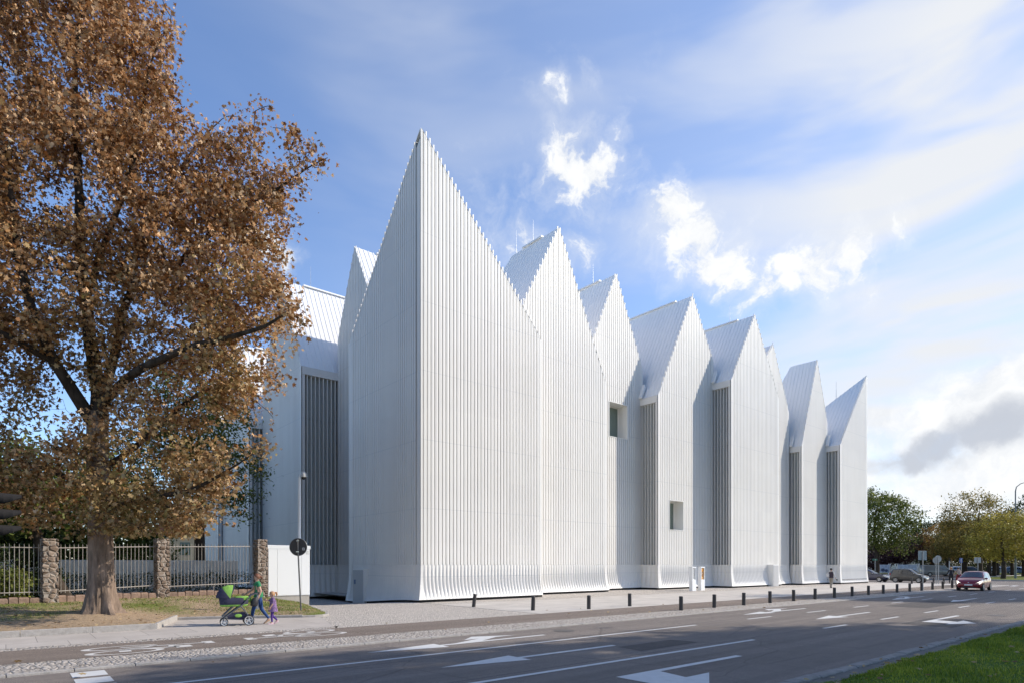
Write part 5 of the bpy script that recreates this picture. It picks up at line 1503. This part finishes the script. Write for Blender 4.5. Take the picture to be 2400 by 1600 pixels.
        for x in ((-.48, .04, .52) if style != 'van' else (.20, .66)):
            mb = MB(); hs_ = section(x); mb.tube([(x * h, sg * (q[0] + .002), q[1]) for q in hs_[1:5]], .006, 4); mb.build('door_gap', M_black, t)
    mb = MB(); zp = .42; mb.bbox((h * .985, -.26, zp), (h + .016, .26, zp + .11), .004); mb.build('number_plate', M_plate, t)
    mb = MB(); mb.bbox((-h - .012, -.26, .62), (-h + .02, .26, .73), .004); mb.build('number_plate', M_plate, t)
    dz = .30 if style == 'van' else 0
    mb = MB(); mb.bbox((h * .93, -.46, .24), (h * .992, .46, .39), .02); mb.build('lower_grille', M_black, t)
    mb = MB(); mb.bbox((h * .95, -.33, .565 + dz), (h * .99, .33, .625 + dz), .01); mb.build('upper_grille', M_black, t)
    mb = MB(); mb.ball((h * .975, 0, .635 + dz), (.03, .055, .045)); mb.build('badge', M_chrome, t)
    mb = MB(); mb.tube([(.15 * h, .25, interp(prof, .06)[2]), (-.0, .30, H + .10)], .006, 4)
    return t


HEADLIT = bpy.data.materials.new('headlamp_lit'); HEADLIT.use_nodes = True
hb_ = HEADLIT.node_tree.nodes['Principled BSDF']; hb_.inputs['Base Color'].default_value = (.8, .78, .7, 1); hb_.inputs['Emission Color'].default_value = (1, .93, .78, 1); hb_.inputs['Emission Strength'].default_value = 1.3
p = PD(2283, 1380, 48.3)
car('red_car', 'red hatchback with lit headlights driving towards the viewer at the right', 'car', (p.x, p.y, -.04), R(180 + 2), (.21, .008, .014), 3.84, 1.70, 1.50, lit=True)
p = PD(2131, 1363, 68.5)
car('grey_car', 'dark grey hatchback waiting on the cross street', 'car', (p.x, p.y, -.03), R(-90), (.045, .043, .040), 3.55, 1.68, 1.55, 'hatch')
p = PD(2056, 1362, 71.5)
car('blue_car', 'dark blue estate car half hidden by the hall corner', 'car', (p.x, p.y + .8, -.03), R(-92), (.016, .02, .055), 4.3, 1.72, 1.42, 'estate')
p = PD(2196, 1348, 106)
car('grey_van', 'grey panel van passing beyond the dark cars', 'van', (p.x, p.y, -.0), R(-56), (.26, .25, .235), 4.9, 1.92, 1.92, 'van')
far_cars = [(2345, 128, (.62, .63, .65), 'white hatchback parked between the dark tree trunks far right'), (2385, 126, (.10, .16, .26), 'blue hatchback parked behind the street lamp post'), (2278, 132, (.05, .055, .06), 'black hatchback parked far behind the wide grey road sign'), (2412, 130, (.66, .66, .66), 'white hatchback parked at the extreme right edge'), (2250, 138, (.30, .40, .55), 'pale blue hatchback parked far behind the footpath sign')]
for i, (x, D, c, lab) in enumerate(far_cars):
    p = PD(x, 1340, D)
    car('parked_car', lab, 'car', (p.x, p.y, .06), R(-80 + 7 * i), c, 4.0, 1.7, 1.5, 'hatch', 'cars parked beyond the park trees', paint=mat('parked_paint_%d' % i, c, .3, .1, coat=.5))

# ================================================================ people
M_skin = mat('skin', (.50, .30, .215), .6)
M_hair = mat('auburn_hair', (.16, .062, .03), .6, var=.3, vscale=30)
M_blond = mat('fair_hair', (.42, .22, .10), .6, var=.25, vscale=30)
M_dkhair = mat('dark_hair', (.02, .015, .013), .6)


def person(name, lab, loc, rz, J, bones, mats, hands=(), group=None, feet=()):
    """J joint -> (x,y,z,r); bones (a,b,material index)"""
    t = thing(name, lab, 'person', loc, rz, group)
    me = bpy.data.meshes.new('tmp'); names = list(J)
    me.from_pydata([J[n][:3] for n in names], [(names.index(a), names.index(b)) for a, b, m in bones], [])
    o = bpy.data.objects.new('tmp', me); col.objects.link(o)
    o.modifiers.new('skin', 'SKIN')
    sv = me.skin_vertices[0].data
    for i, n in enumerate(names):
        r = J[n][3]; sv[i].radius = r if isinstance(r, tuple) else (r, r); sv[i].use_root = (n == 'pelvis')
    ss = o.modifiers.new('sub', 'SUBSURF'); ss.levels = 2; ss.render_levels = 2
    dg = bpy.context.evaluated_depsgraph_get(); ev = o.evaluated_get(dg)
    m2 = bpy.data.meshes.new_from_object(ev, depsgraph=dg)
    bpy.data.objects.remove(o)
    V = [v.co.copy() for v in m2.vertices]; Fc = [tuple(p.vertices) for p in m2.polygons]; MI = []
    seg = [(Vector(J[a][:3]), Vector(J[b][:3]), m) for a, b, m in bones]
    for f in Fc:
        c = sum((V[i] for i in f), Vector()) / len(f); best = (9, 0)
        for a, b, m in seg:
            d = b - a; k = max(0, min(1, (c - a).dot(d) / max(1e-9, d.length_squared))); q = (c - a - d * k).length
            if q < best[0]: best = (q, m)
        MI.append(best[1])
    mb = MB(); mb.v = [tuple(v) for v in V]; mb.f = Fc; mb.mi = MI
    for (hn, wn, curl) in hands:      # fingers: four of unequal length and a thumb from the side
        h_, w_ = Vector(J[hn][:3]), Vector(J[wn][:3]); d = (h_ - w_).normalized(); sidev = d.cross(Vector((0, 1, 0))).normalized() if abs(d.y) < .9 else Vector((1, 0, 0)); nn = d.cross(sidev).normalized()
        mb.cur = 0
        for k, ln in enumerate((.062, .075, .070, .055)):
            b_ = h_ + sidev * (k - 1.5) * .018; mid = b_ + d * ln * .5 + nn * curl * .012; tip = b_ + d * ln * (1 - .35 * curl) + nn * curl * .04
            mb.tube([b_ - d * .02, mid, tip], [.0095, .009, .0065], 6)
        b_ = h_ - d * .035 + sidev * .03; mb.tube([b_ - sidev * .012, b_ + sidev * .022 + d * .02, b_ + sidev * .022 + d * .05 + nn * curl * .02], [.011, .010, .007], 6)
    body = mb.build('body', mats, t, smooth=True)
    return t


def hair_cap(parent, c, r, m, tail=None, name='hair'):
    mb = MB(); nu, nv = 16, 9; rings = []
    for i in range(nv + 1):
        th = math.pi * .62 * (i + .05) / nv; ring = []
        for k in range(nu):
            a = 2 * math.pi * k / nu; back = .5 - .5 * math.cos(a)   # a=0 is the face side
            tt = th * (.62 + .55 * back); w = 1 + .05 * math.sin(5 * a + i)
            ring.append((c[0] + r[0] * math.sin(tt) * math.cos(a) * w, c[1] + r[1] * math.sin(tt) * math.sin(a) * w, c[2] + r[2] * math.cos(tt)))
        rings.append(ring)
    mb.loft(rings)
    if tail: mb.tube(tail, [.028, .036, .030, .008], 8)
    return mb.build(name, m, parent, smooth=True)


def face(parent, c, r, yaw=0):
    mb = MB()
    for sg in (-1, 1): mb.ball((c[0] + r * .86, c[1] + sg * r * .36, c[2] + r * .08), (.009, .013, .009), 8, 6)
    mb.build('eyes', M_dkhair, parent)
    mb = MB(); mb.loft([[(c[0] + r * .88, -.010 + c[1], c[2]), (c[0] + r * .88, .010 + c[1], c[2]), (c[0] + r * .86, 0 + c[1], c[2] + .03)], [(c[0] + r * 1.10, -.012 + c[1], c[2] - .035), (c[0] + r * 1.10, .012 + c[1], c[2] - .035), (c[0] + r * 1.06, c[1], c[2] - .02)]])
    mb.build('nose', M_skin, parent)
    mb = MB(); mb.ball((c[0] + r * .86, c[1], c[2] - r * .62), (.010, .026, .008), 8, 6); mb.build('mouth', mat('lips', (.35, .12, .10), .5), parent)


def shoe(parent, p, ang, m, L=.25, w=.045, h=.07, toe=0.0, name='shoe'):
    mb = MB(); rings = []
    for f, ww, hh in ((-.28, .75, .95), (-.18, .95, 1.1), (.1, .9, 1.0), (.4, 1.1, .62), (.6, .95, .5), (.72, .5, .35)):
        x = f * L; z0 = max(0, f) * toe * L
        ring = [(x, ww * w * math.cos(a), z0 + max(0, hh * h * math.sin(a))) for a in [math.pi * k / 8 for k in range(9)]]
        rings.append(ring)
    mb.loft(rings, True, True, closed=True)
    o = mb.build(name, m, parent, smooth=True); o.location = p; o.rotation_euler = (0, 0, ang); return o


# ---- woman in green pushing the pram, walking left
wu, ws = G(606, 1460)
J = {'pelvis': (.0, 0, .93, (.145, .12)), 'belly': (.01, 0, 1.06, (.135, .105)), 'chest': (.02, 0, 1.26, (.155, .115)), 'collar': (.03, 0, 1.38, (.10, .08)), 'neck': (.045, 0, 1.455, .050), 'jaw': (.075, 0, 1.52, .062), 'skull': (.065, 0, 1.60, (.085, .092)), 'crown': (.06, 0, 1.66, .06),
     'shL': (.03, .165, 1.365, .062), 'elL': (-.05, .215, 1.10, .042), 'wrL': (.04, .225, .88, .030), 'haL': (.07, .225, .80, .034),
     'shR': (.035, -.165, 1.365, .062), 'elR': (.20, -.20, 1.13, .042), 'wrR': (.40, -.14, 1.00, .030), 'haR': (.47, -.12, .985, .034),
     'hipL': (-.01, .085, .88, .105), 'knL': (-.08, .09, .50, .066), 'anL': (-.32, .09, .17, .042), 'toL': (-.24, .09, .06, .036),
     'hipR': (.01, -.085, .88, .105), 'knR': (.16, -.09, .48, .066), 'anR': (.22, -.09, .09, .045), 'toR': (.34, -.09, .045, .036)}
bones = [('pelvis', 'belly', 1), ('belly', 'chest', 1), ('chest', 'collar', 1), ('collar', 'neck', 0), ('neck', 'jaw', 0), ('jaw', 'skull', 0), ('skull', 'crown', 0),
         ('collar', 'shL', 1), ('shL', 'elL', 0), ('elL', 'wrL', 0), ('wrL', 'haL', 0), ('collar', 'shR', 1), ('shR', 'elR', 0), ('elR', 'wrR', 0), ('wrR', 'haR', 0),
         ('pelvis', 'hipL', 2), ('hipL', 'knL', 2), ('knL', 'anL', 2), ('anL', 'toL', 0), ('pelvis', 'hipR', 2), ('hipR', 'knR', 2), ('knR', 'anR', 2), ('anR', 'toR', 0)]
M_green = mat('green_cloth', (.018, .19, .075), .8, var=.18, vscale=8); M_jean = mat('denim', (.02, .06, .19), .85, var=.3, vscale=10)
M_sandal = mat('tan_sandal', (.48, .30, .19), .7)
w = person('person', 'woman with auburn hair in a green top and blue jeans pushing the pram', (wu, ws, .0), R(180 - 12), J, bones, [M_skin, M_green, M_jean], hands=[('haL', 'wrL', .7), ('haR', 'wrR', 1.0)])
hair_cap(w, (.05, 0, 1.585), (.112, .105, .118), M_hair, [(-.06, 0, 1.60), (-.10, 0, 1.57), (-.10, 0, 1.52), (-.085, 0, 1.49)]); face(w, (.065, 0, 1.575), .092)
for sg in (-1, 1):
    mb = MB(); sx = J['shL' if sg > 0 else 'shR']; e = J['elL' if sg > 0 else 'elR']
    mb.tube([Vector(sx[:3]) + Vector((0, -sg * .03, .02)), Vector(sx[:3]).lerp(Vector(e[:3]), .18), Vector(sx[:3]).lerp(Vector(e[:3]), .42)], [.070, .075, .070], 12); mb.build('sleeve', M_green, w, smooth=True)
mb = MB(); mb.loft([[(.0 + a * math.cos(t), b * math.sin(t), z) for t in [2 * math.pi * k / 20 for k in range(20)]] for a, b, z in ((.155, .185, .90), (.148, .175, .96), (.132, .158, 1.08))], False, False); mb.build('top_hem', M_green, w, smooth=True)
shoe(w, (.20, -.09, 0), 0, M_sandal); o = shoe(w, (-.30, .09, .07), 0, M_sandal); o.rotation_euler = (0, R(28), 0)

# ---- little girl in purple
cu_, cs_ = G(640, 1461)
k = .66
def sc(J, k): return {n: (v[0] * k, v[1] * k, v[2] * k, tuple(q * k for q in v[3]) if isinstance(v[3], tuple) else v[3] * k) for n, v in J.items()}
JC = sc(J, k)
JC.update({'pelvis': (0, 0, .56, (.10, .085)), 'belly': (0, 0, .66, (.095, .08)), 'chest': (.01, 0, .79, (.10, .08)), 'collar': (.015, 0, .865, (.065, .055)), 'neck': (.03, 0, .90, .036), 'jaw': (.055, 0, .945, .055), 'skull': (.045, 0, 1.02, (.078, .084)), 'crown': (.04, 0, 1.075, .055),
           'shL': (.01, .105, .855, .038), 'elL': (.03, .135, .69, .028), 'wrL': (.10, .125, .58, .022), 'haL': (.12, .12, .53, .024), 'shR': (.015, -.105, .855, .038), 'elR': (.11, -.16, .78, .028), 'wrR': (.19, -.20, .80, .022), 'haR': (.225, -.215, .815, .024),
           'hipL': (0, .05, .53, .066), 'knL': (.05, .055, .30, .045), 'anL': (.04, .055, .07, .032), 'toL': (.11, .055, .035, .026), 'hipR': (0, -.05, .53, .066), 'knR': (.03, -.055, .30, .045), 'anR': (-.14, -.055, .12, .032), 'toR': (-.09, -.055, .05, .026)})
M_purp = mat('purple_print', (.19, .11, .23), .85, var=.55, vscale=14); M_legg = mat('violet_leggings', (.075, .03, .20), .85)
bc = [(a, b, m) for a, b, m in bones]
bc = [(a, b, (2 if m == 2 else (1 if a in ('shL', 'shR') else m))) for a, b, m in bc]
g = person('person', 'small fair haired girl in a purple tunic holding the woman by the hand', (cu_, cs_, 0), R(180 - 10), JC, bc, [M_skin, M_purp, M_legg], hands=[('haL', 'wrL', .5), ('haR', 'wrR', .8)])
hair_cap(g, (.03, 0, 1.005), (.098, .094, .104), M_blond, [(-.05, 0, 1.05), (-.11, .0, 1.05), (-.12, 0, .99), (-.11, 0, .93)]); face(g, (.045, 0, .995), .080)
mb = MB(); mb.loft([[(x + a * math.cos(t) * (1 + .05 * math.sin(6 * t)), b * math.sin(t), z) for t in [2 * math.pi * k_ / 24 for k_ in range(24)]] for a, b, z, x in ((.155, .165, .42, .0), (.14, .15, .50, 0), (.118, .132, .60, 0), (.105, .125, .70, 0), (.108, .13, .80, .01))], False, False); mb.build('tunic', M_purp, g, smooth=True)
M_pink = mat('pink_shoe', (.62, .42, .45), .6)
shoe(g, (.045, .055, 0), 0, M_pink, .19, .036, .055); o = shoe(g, (-.14, -.055, .05), 0, M_pink, .19, .036, .055); o.rotation_euler = (0, R(25), 0)

# ---- pram, moving left
pu, ps_ = G(556, 1464)
pr = thing('pram', 'lime green and navy pram with spoked wheels pushed by the woman', 'pram', (pu, ps_, 0), R(180 - 12)); pr.scale = (.99, 1.0, 1.04)
M_lime = mat('lime_fabric', (.22, .42, .07), .8, var=.12, vscale=9, bump=.5, bscale=9); M_navy = mat('navy_fabric', (.035, .034, .065), .85, var=.2, vscale=8)
M_alu = mat('pram_alu', (.55, .55, .55), .4, .4)
def wheel(x, y, r, par):
    M = Matrix.Translation((x, y, r)) @ Matrix.Rotation(R(90), 4, 'X')
    mb = MB(); n = 28
    mb.lathe([(r * .80, -.022), (r * .93, -.026), (r, -.012), (r, .012), (r * .93, .026), (r * .80, .022), (r * .80, -.022)], n, M, False); wo = mb.build('wheel', M_rub, par, smooth=True)
    mb = MB(); mb.lathe([(r * .82, -.024), (r * .82, .024), (r * .68, .020), (r * .68, -.020), (r * .82, -.024)], n, M, False); mb.lathe([(0, -.03), (.03, -.03), (.03, .03), (0, .03)], 12, M)
    for q in range(5):
        a = 2 * math.pi * q / 5 + .3; mb.tube([M @ Vector((.02 * math.cos(a), .02 * math.sin(a), 0)), M @ Vector((r * .74 * math.cos(a), r * .74 * math.sin(a), 0))], .014, 6)
    mb.build('rim', M_alu, wo)
for y in (-.26, .26): wheel(-.34, y, .165, pr)
for y in (-.16, .16): wheel(.40, y, .125, pr)
for y in (-.24, .24):
    mb = MB(); mb.tube([(.43, y * .7, .20), (.38, y * .7, .28), (-.20, y, .70), (-.42, y * .9, .96), (-.62, y * .8, 1.02)], [.02, .022, .024, .02, .016], 8)
    mb.tube([(-.34, y, .16), (-.30, y, .36), (-.10, y, .62)], .018, 8); mb.tube([(-.34, y, .17), (.30, y * .8, .22)], .014, 6)
    mb.tube([(.42, y * .66, .21), (.40, y * .66, .11)], .018, 6); mb.tube([(.46, y * .7, .30), (.12, y, .62)], .018, 6)
    mb.build('frame_tube', mat('pram_frame', (.15, .15, .155), .4, .5), pr, smooth=True)
mb = MB(); mb.tube([(-.60, -.19, 1.02), (-.66, -.17, 1.00), (-.69, 0, .99), (-.66, .17, 1.00), (-.60, .19, 1.02)], .019, 8); mb.build('handle', M_black, pr, smooth=True)
mb = MB(); mb.tube([(-.34, -.26, .155), (-.34, .26, .155)], .014, 8); mb.tube([(.42, -.17, .22), (.42, .17, .22)], .02, 8); mb.build('axle', M_black, pr)
mb = MB(); mb.loft([[(-.26, -.19, .20), (.26, -.16, .20), (.26, .16, .20), (-.26, .19, .20)], [(-.30, -.22, .30), (.30, -.19, .28), (.30, .19, .28), (-.30, .22, .30)], [(-.22, -.22, .42), (.26, -.19, .38), (.26, .19, .38), (-.22, .22, .42)]]); mb.build('basket', M_navy, pr)
for y in (-.226, .226):
    mb = MB(); mb.ball((-.02, y, .32), (.11, .012, .055)); mb.build('basket_patch', M_lime, pr, smooth=True)
def obl(cx, cz, ax_, ay, z, n=24): return [(cx + ax_ * math.copysign(abs(math.cos(a)) ** .7, math.cos(a)), ay * math.copysign(abs(math.sin(a)) ** .7, math.sin(a)), z) for a in [2 * math.pi * k / n for k in range(n)]]
mb = MB(); mb.loft([obl(.10, 0, .36, .17, .60), obl(.10, 0, .41, .20, .63), obl(.10, 0, .44, .215, .74), obl(.10, 0, .455, .22, .86), obl(.10, 0, .44, .21, .88)]); mb.build('bassinet', M_navy, pr, smooth=True)
mb = MB(); mb.loft([obl(.10, 0, .39, .19, .605), obl(.10, 0, .425, .21, .63), obl(.10, 0, .43, .213, .665)]); mb.build('bassinet_trim', M_lime, pr, smooth=True)
mb = MB(); mb.loft([obl(-.14, 0, .22, .195, .80), obl(-.14, 0, .225, .20, .89), obl(-.14, 0, .18, .17, .92)]); mb.build('apron_cover', M_lime, pr, smooth=True)
# hood: ribs fanned from the pivot at the bassinet rim
def hood(a0, a1, sx, name, m, r=1.0):
    mb = MB(); rows = []; px, pz = .22, .86
    for i in range(9):
        a = R(a0 + (a1 - a0) * i / 8); row = []
        puff = .97 + .05 * abs(math.sin(i * math.pi / 2.7))
        for k in range(13):
            b = math.pi * k / 12; ly = .215 * math.cos(b); lr = .42 * math.sin(b) ** .75 * r * puff
            row.append((px + lr * math.cos(a) * sx, ly * (1.0 + .02 * r), pz + lr * math.sin(a)))
        rows.append(row)
    mb.loft(rows, False, False, closed=False); return mb.build(name, m, pr, smooth=True)
hood(52, 108, 1, 'hood', M_lime, 1.0); hood(2, 54, 1, 'hood_back', M_navy, 1.005); hood(104, 112, 1, 'hood_edge', M_navy, 1.02)
mb = MB(); mb.ball((.36, 0, 1.14), (.13, .12, .07)); mb.build('hood_pocket', M_navy, pr, smooth=True)
# things hung from the handle
mb = MB(); mb.loft([[(x + .12 * sx_ * math.cos(a), .09 * sx_ * math.sin(a), z) for a in [2 * math.pi * k / 14 for k in range(14)]] for z, sx_, x in ((.58, .5, -.52), (.62, .95, -.52), (.74, 1.05, -.53), (.84, .75, -.56), (.88, .35, -.58))]); mb.tube([(-.58, 0, .87), (-.62, .03, .96), (-.67, .02, 1.0)], .008, 6)
o = mb.build('shoulder_bag', mat('bag_black', (.03, .028, .03), .6), None, smooth=True); o.location = pr.location; o.rotation_euler = pr.rotation_euler; o.scale = pr.scale; tag(o, 'black and lime shoulder bag hanging from the pram handle', 'bag')
mb = MB(); mb.loft([[(-.635 + dx, y, z) for dx, y in ((-.03, -.10), (.03, -.11), (.035, .0), (-.02, .02))] for z in (1.0, .85, .70, .50)])
o = mb.build('cloth', mat('pale_cloth', (.55, .54, .53), .9), None, smooth=True); o.location = pr.location; o.rotation_euler = pr.rotation_euler; o.scale = pr.scale; tag(o, 'pale cloth draped from the pram handle', 'cloth')
mb = MB(); mb.ball((-.30, -.15, .80), (.16, .10, .10)); o = mb.build('folded_blanket', M_lime, None, smooth=True); o.location = pr.location; o.rotation_euler = pr.rotation_euler; o.scale = pr.scale; tag(o, 'lime folded blanket tucked behind the bassinet of the pram', 'blanket')

# ---- walker with white bag by the hall
wk, wsr = G(1948, 1376.5)
J2 = sc(J, 1.0)
J2.update({'neck': (.02, 0, 1.47, .05), 'jaw': (.04, 0, 1.53, .062), 'skull': (.02, 0, 1.60, (.085, .092)), 'crown': (.02, 0, 1.665, .06), 'elL': (.06, .26, 1.13, .045), 'wrL': (.16, .22, .98, .032), 'haL': (.2, .2, .93, .034), 'elR': (-.06, -.27, 1.12, .045), 'wrR': (-.02, -.33, .90, .032), 'haR': (.0, -.34, .82, .034),
           'knL': (.12, .08, .50, .068), 'anL': (.12, .08, .09, .048), 'toL': (.24, .08, .045, .038), 'knR': (-.04, -.08, .49, .068), 'anR': (-.28, -.08, .15, .048), 'toR': (-.2, -.08, .06, .038)})
b2 = [(a, b, (1 if a in ('shL', 'shR', 'elL', 'elR') else m)) for a, b, m in bones]
M_cream = mat('cream_shirt', (.62, .60, .57), .85); M_beige = mat('beige_trousers', (.30, .265, .22), .85); M_vest = mat('plum_vest', (.055, .038, .05), .85)
pw = person('person', 'dark haired walker in white sleeves, dark waistcoat and beige trousers beside the hall', (wk, wsr, 0), R(8), J2, b2, [M_skin, M_cream, M_beige], hands=[('haL', 'wrL', .8), ('haR', 'wrR', .5)])
hair_cap(pw, (.01, 0, 1.60), (.105, .105, .112), M_dkhair); face(pw, (.02, 0, 1.575), .092)
mb = MB(); mb.loft([[(x + a * math.cos(t), b * math.sin(t), z) for t in [2 * math.pi * k_ / 18 for k_ in range(18)]] for a, b, z, x in ((.16, .19, .86, 0), (.145, .18, 1.0, .01), (.15, .195, 1.2, .02), (.12, .17, 1.38, .03))], False, False); mb.build('waistcoat', M_vest, pw, smooth=True)
for sg, nm in ((1, 'anL'), (-1, 'anR')):
    q = J2[nm]; o = shoe(pw, (q[0], q[1], max(0, q[2] - .09)), 0, M_black, .26, .045, .075)
    if sg < 0: o.rotation_euler = (0, R(22), 0)
mb = MB(); mb.loft([[(x, y, z) for x, y in ((-.16, .12), (-.16, .36), (-.02, .36), (-.02, .12))] for z in (.92, .98, 1.20)] + [[(-.12, .16, 1.24), (-.12, .32, 1.24), (-.06, .32, 1.24), (-.06, .16, 1.24)]]); mb.tube([(-.09, .16, 1.22), (-.02, .19, 1.42), (.02, .30, 1.30), (-.07, .32, 1.22)], .010, 6)
o = mb.build('shoulder_bag', M_cream, None, smooth=True); o.location = (wk, wsr, 0); o.rotation_euler = (0, 0, R(8)); tag(o, 'white shoulder bag carried on the left by the walker at the hall', 'bag')

# ---- two cyclists before the red car
def bicycle(lab, loc, rz, c, basket=False):
    t = thing('bicycle', lab, 'bicycle', loc, rz, 'bicycles on the crossing'); m = mat('bike_paint_' + ('red' if c[0] > .2 else 'dark'), c, .35)
    for x in (-.52, .52):
        mb = MB(); ring = [(x + .33 * math.cos(a), 0, .34 + .33 * math.sin(a)) for a in [2 * math.pi * k / 24 for k in range(25)]]; mb.tube(ring, .02, 6); wo = mb.build('wheel', M_rub, t, smooth=True)
        mb = MB()
        for k in range(8):
            a = 2 * math.pi * k / 8; mb.tube([(x, 0, .34), (x + .32 * math.cos(a), 0, .34 + .32 * math.sin(a))], .005, 4)
        mb.build('spokes', M_chrome, wo)
    mb = MB(); mb.tube([(-.52, 0, .34), (-.10, 0, .32), (.38, 0, .78), (-.18, 0, .74), (-.10, 0, .32)], .02, 6); mb.tube([(-.52, 0, .34), (-.18, 0, .74), (-.21, 0, .92)], .017, 6); mb.tube([(.36, 0, .92), (.40, 0, .74), (.52, 0, .34)], .02, 6); mb.build('frame', m, t)
    mb = MB(); mb.tube([(.30, -.28, 1.02), (.38, -.1, 1.0), (.36, 0, .94), (.38, .1, 1.0), (.30, .28, 1.02)], .014, 6); mb.build('handlebar', M_chrome, t)
    mb = MB(); mb.ball((-.22, 0, .94), (.14, .08, .035)); mb.build('saddle', M_black, t, smooth=True)
    for x in (-.60,):
        mb = MB(); mb.tube([(x + .08 + .37 * math.cos(a), 0, .34 + .37 * math.sin(a)) for a in [R(q) for q in range(20, 190, 17)]], .022, 5); mb.build('mudguard', m, t)
    if basket:
        mb = MB(); mb.box((-.85, -.14, .72), (-.45, .14, .80)); mb.build('carrier', M_black, t)
    return t


def rider(lab, loc, rz, shirt, trousers, hair, wide=1.0):
    Jr = dict(J); Jr.update({'pelvis': (-.22, 0, 1.02, (.15 * wide, .13)), 'belly': (-.16, 0, 1.14, (.145 * wide, .12)), 'chest': (-.07, 0, 1.34, (.165 * wide, .125)), 'collar': (-.02, 0, 1.46, (.10, .08)), 'neck': (.02, 0, 1.53, .05), 'jaw': (.06, 0, 1.58, .062), 'skull': (.05, 0, 1.66, (.085, .092)), 'crown': (.045, 0, 1.72, .06),
               'shL': (-.02, .18, 1.44, .062), 'elL': (.10, .26, 1.22, .045), 'wrL': (.26, .27, 1.07, .032), 'haL': (.31, .26, 1.04, .034), 'shR': (-.02, -.18, 1.44, .062), 'elR': (.10, -.26, 1.22, .045), 'wrR': (.26, -.27, 1.07, .032), 'haR': (.31, -.26, 1.04, .034),
               'hipL': (-.20, .09, .99, .11), 'knL': (.12, .11, .68, .07), 'anL': (-.04, .12, .30, .045), 'toL': (.08, .12, .24, .036), 'hipR': (-.20, -.09, .99, .11), 'knR': (.06, -.11, .58, .07), 'anR': (-.12, -.12, .14, .045), 'toR': (.0, -.12, .09, .036)})
    br = [(a, b, (1 if a in ('shL', 'shR', 'elL', 'elR') else m)) for a, b, m in bones]
    t = person('person', lab, loc, rz, Jr, br, [M_skin, shirt, trousers], hands=[('haL', 'wrL', 1), ('haR', 'wrR', 1)])
    hair_cap(t, (.035, 0, 1.655), (.108, .105, .112), hair); face(t, (.05, 0, 1.635), .092)
    for nm in ('anL', 'anR'):
        q = Jr[nm]; shoe(t, (q[0], q[1], q[2] - .09), 0, M_black, .26, .045, .075)
    return t


for x, yb, rz, dark in ((2229, 1371, R(14), True), (2246, 1372.5, R(30), False)):
    u, s = G(x, yb)
    if dark:
        bicycle('dark bicycle ridden by the person in black', (u, s, 0), rz, (.03, .03, .03)); rider('cyclist dressed in black at the crossing, left of the other rider', (u, s, 0), rz, mat('black_cloth', (.018, .018, .024), .85), MATS['black_cloth'], M_blond)
    else:
        bicycle('red bicycle with a rear carrier ridden by the person in beige', (u, s, 0), rz, (.33, .02, .02), True); rider('cyclist in a beige jacket and red trousers right beside the red car', (u, s, 0), rz, mat('beige_jacket', (.36, .29, .24), .85), mat('red_trousers', (.20, .02, .025), .85), M_dkhair, 1.12)
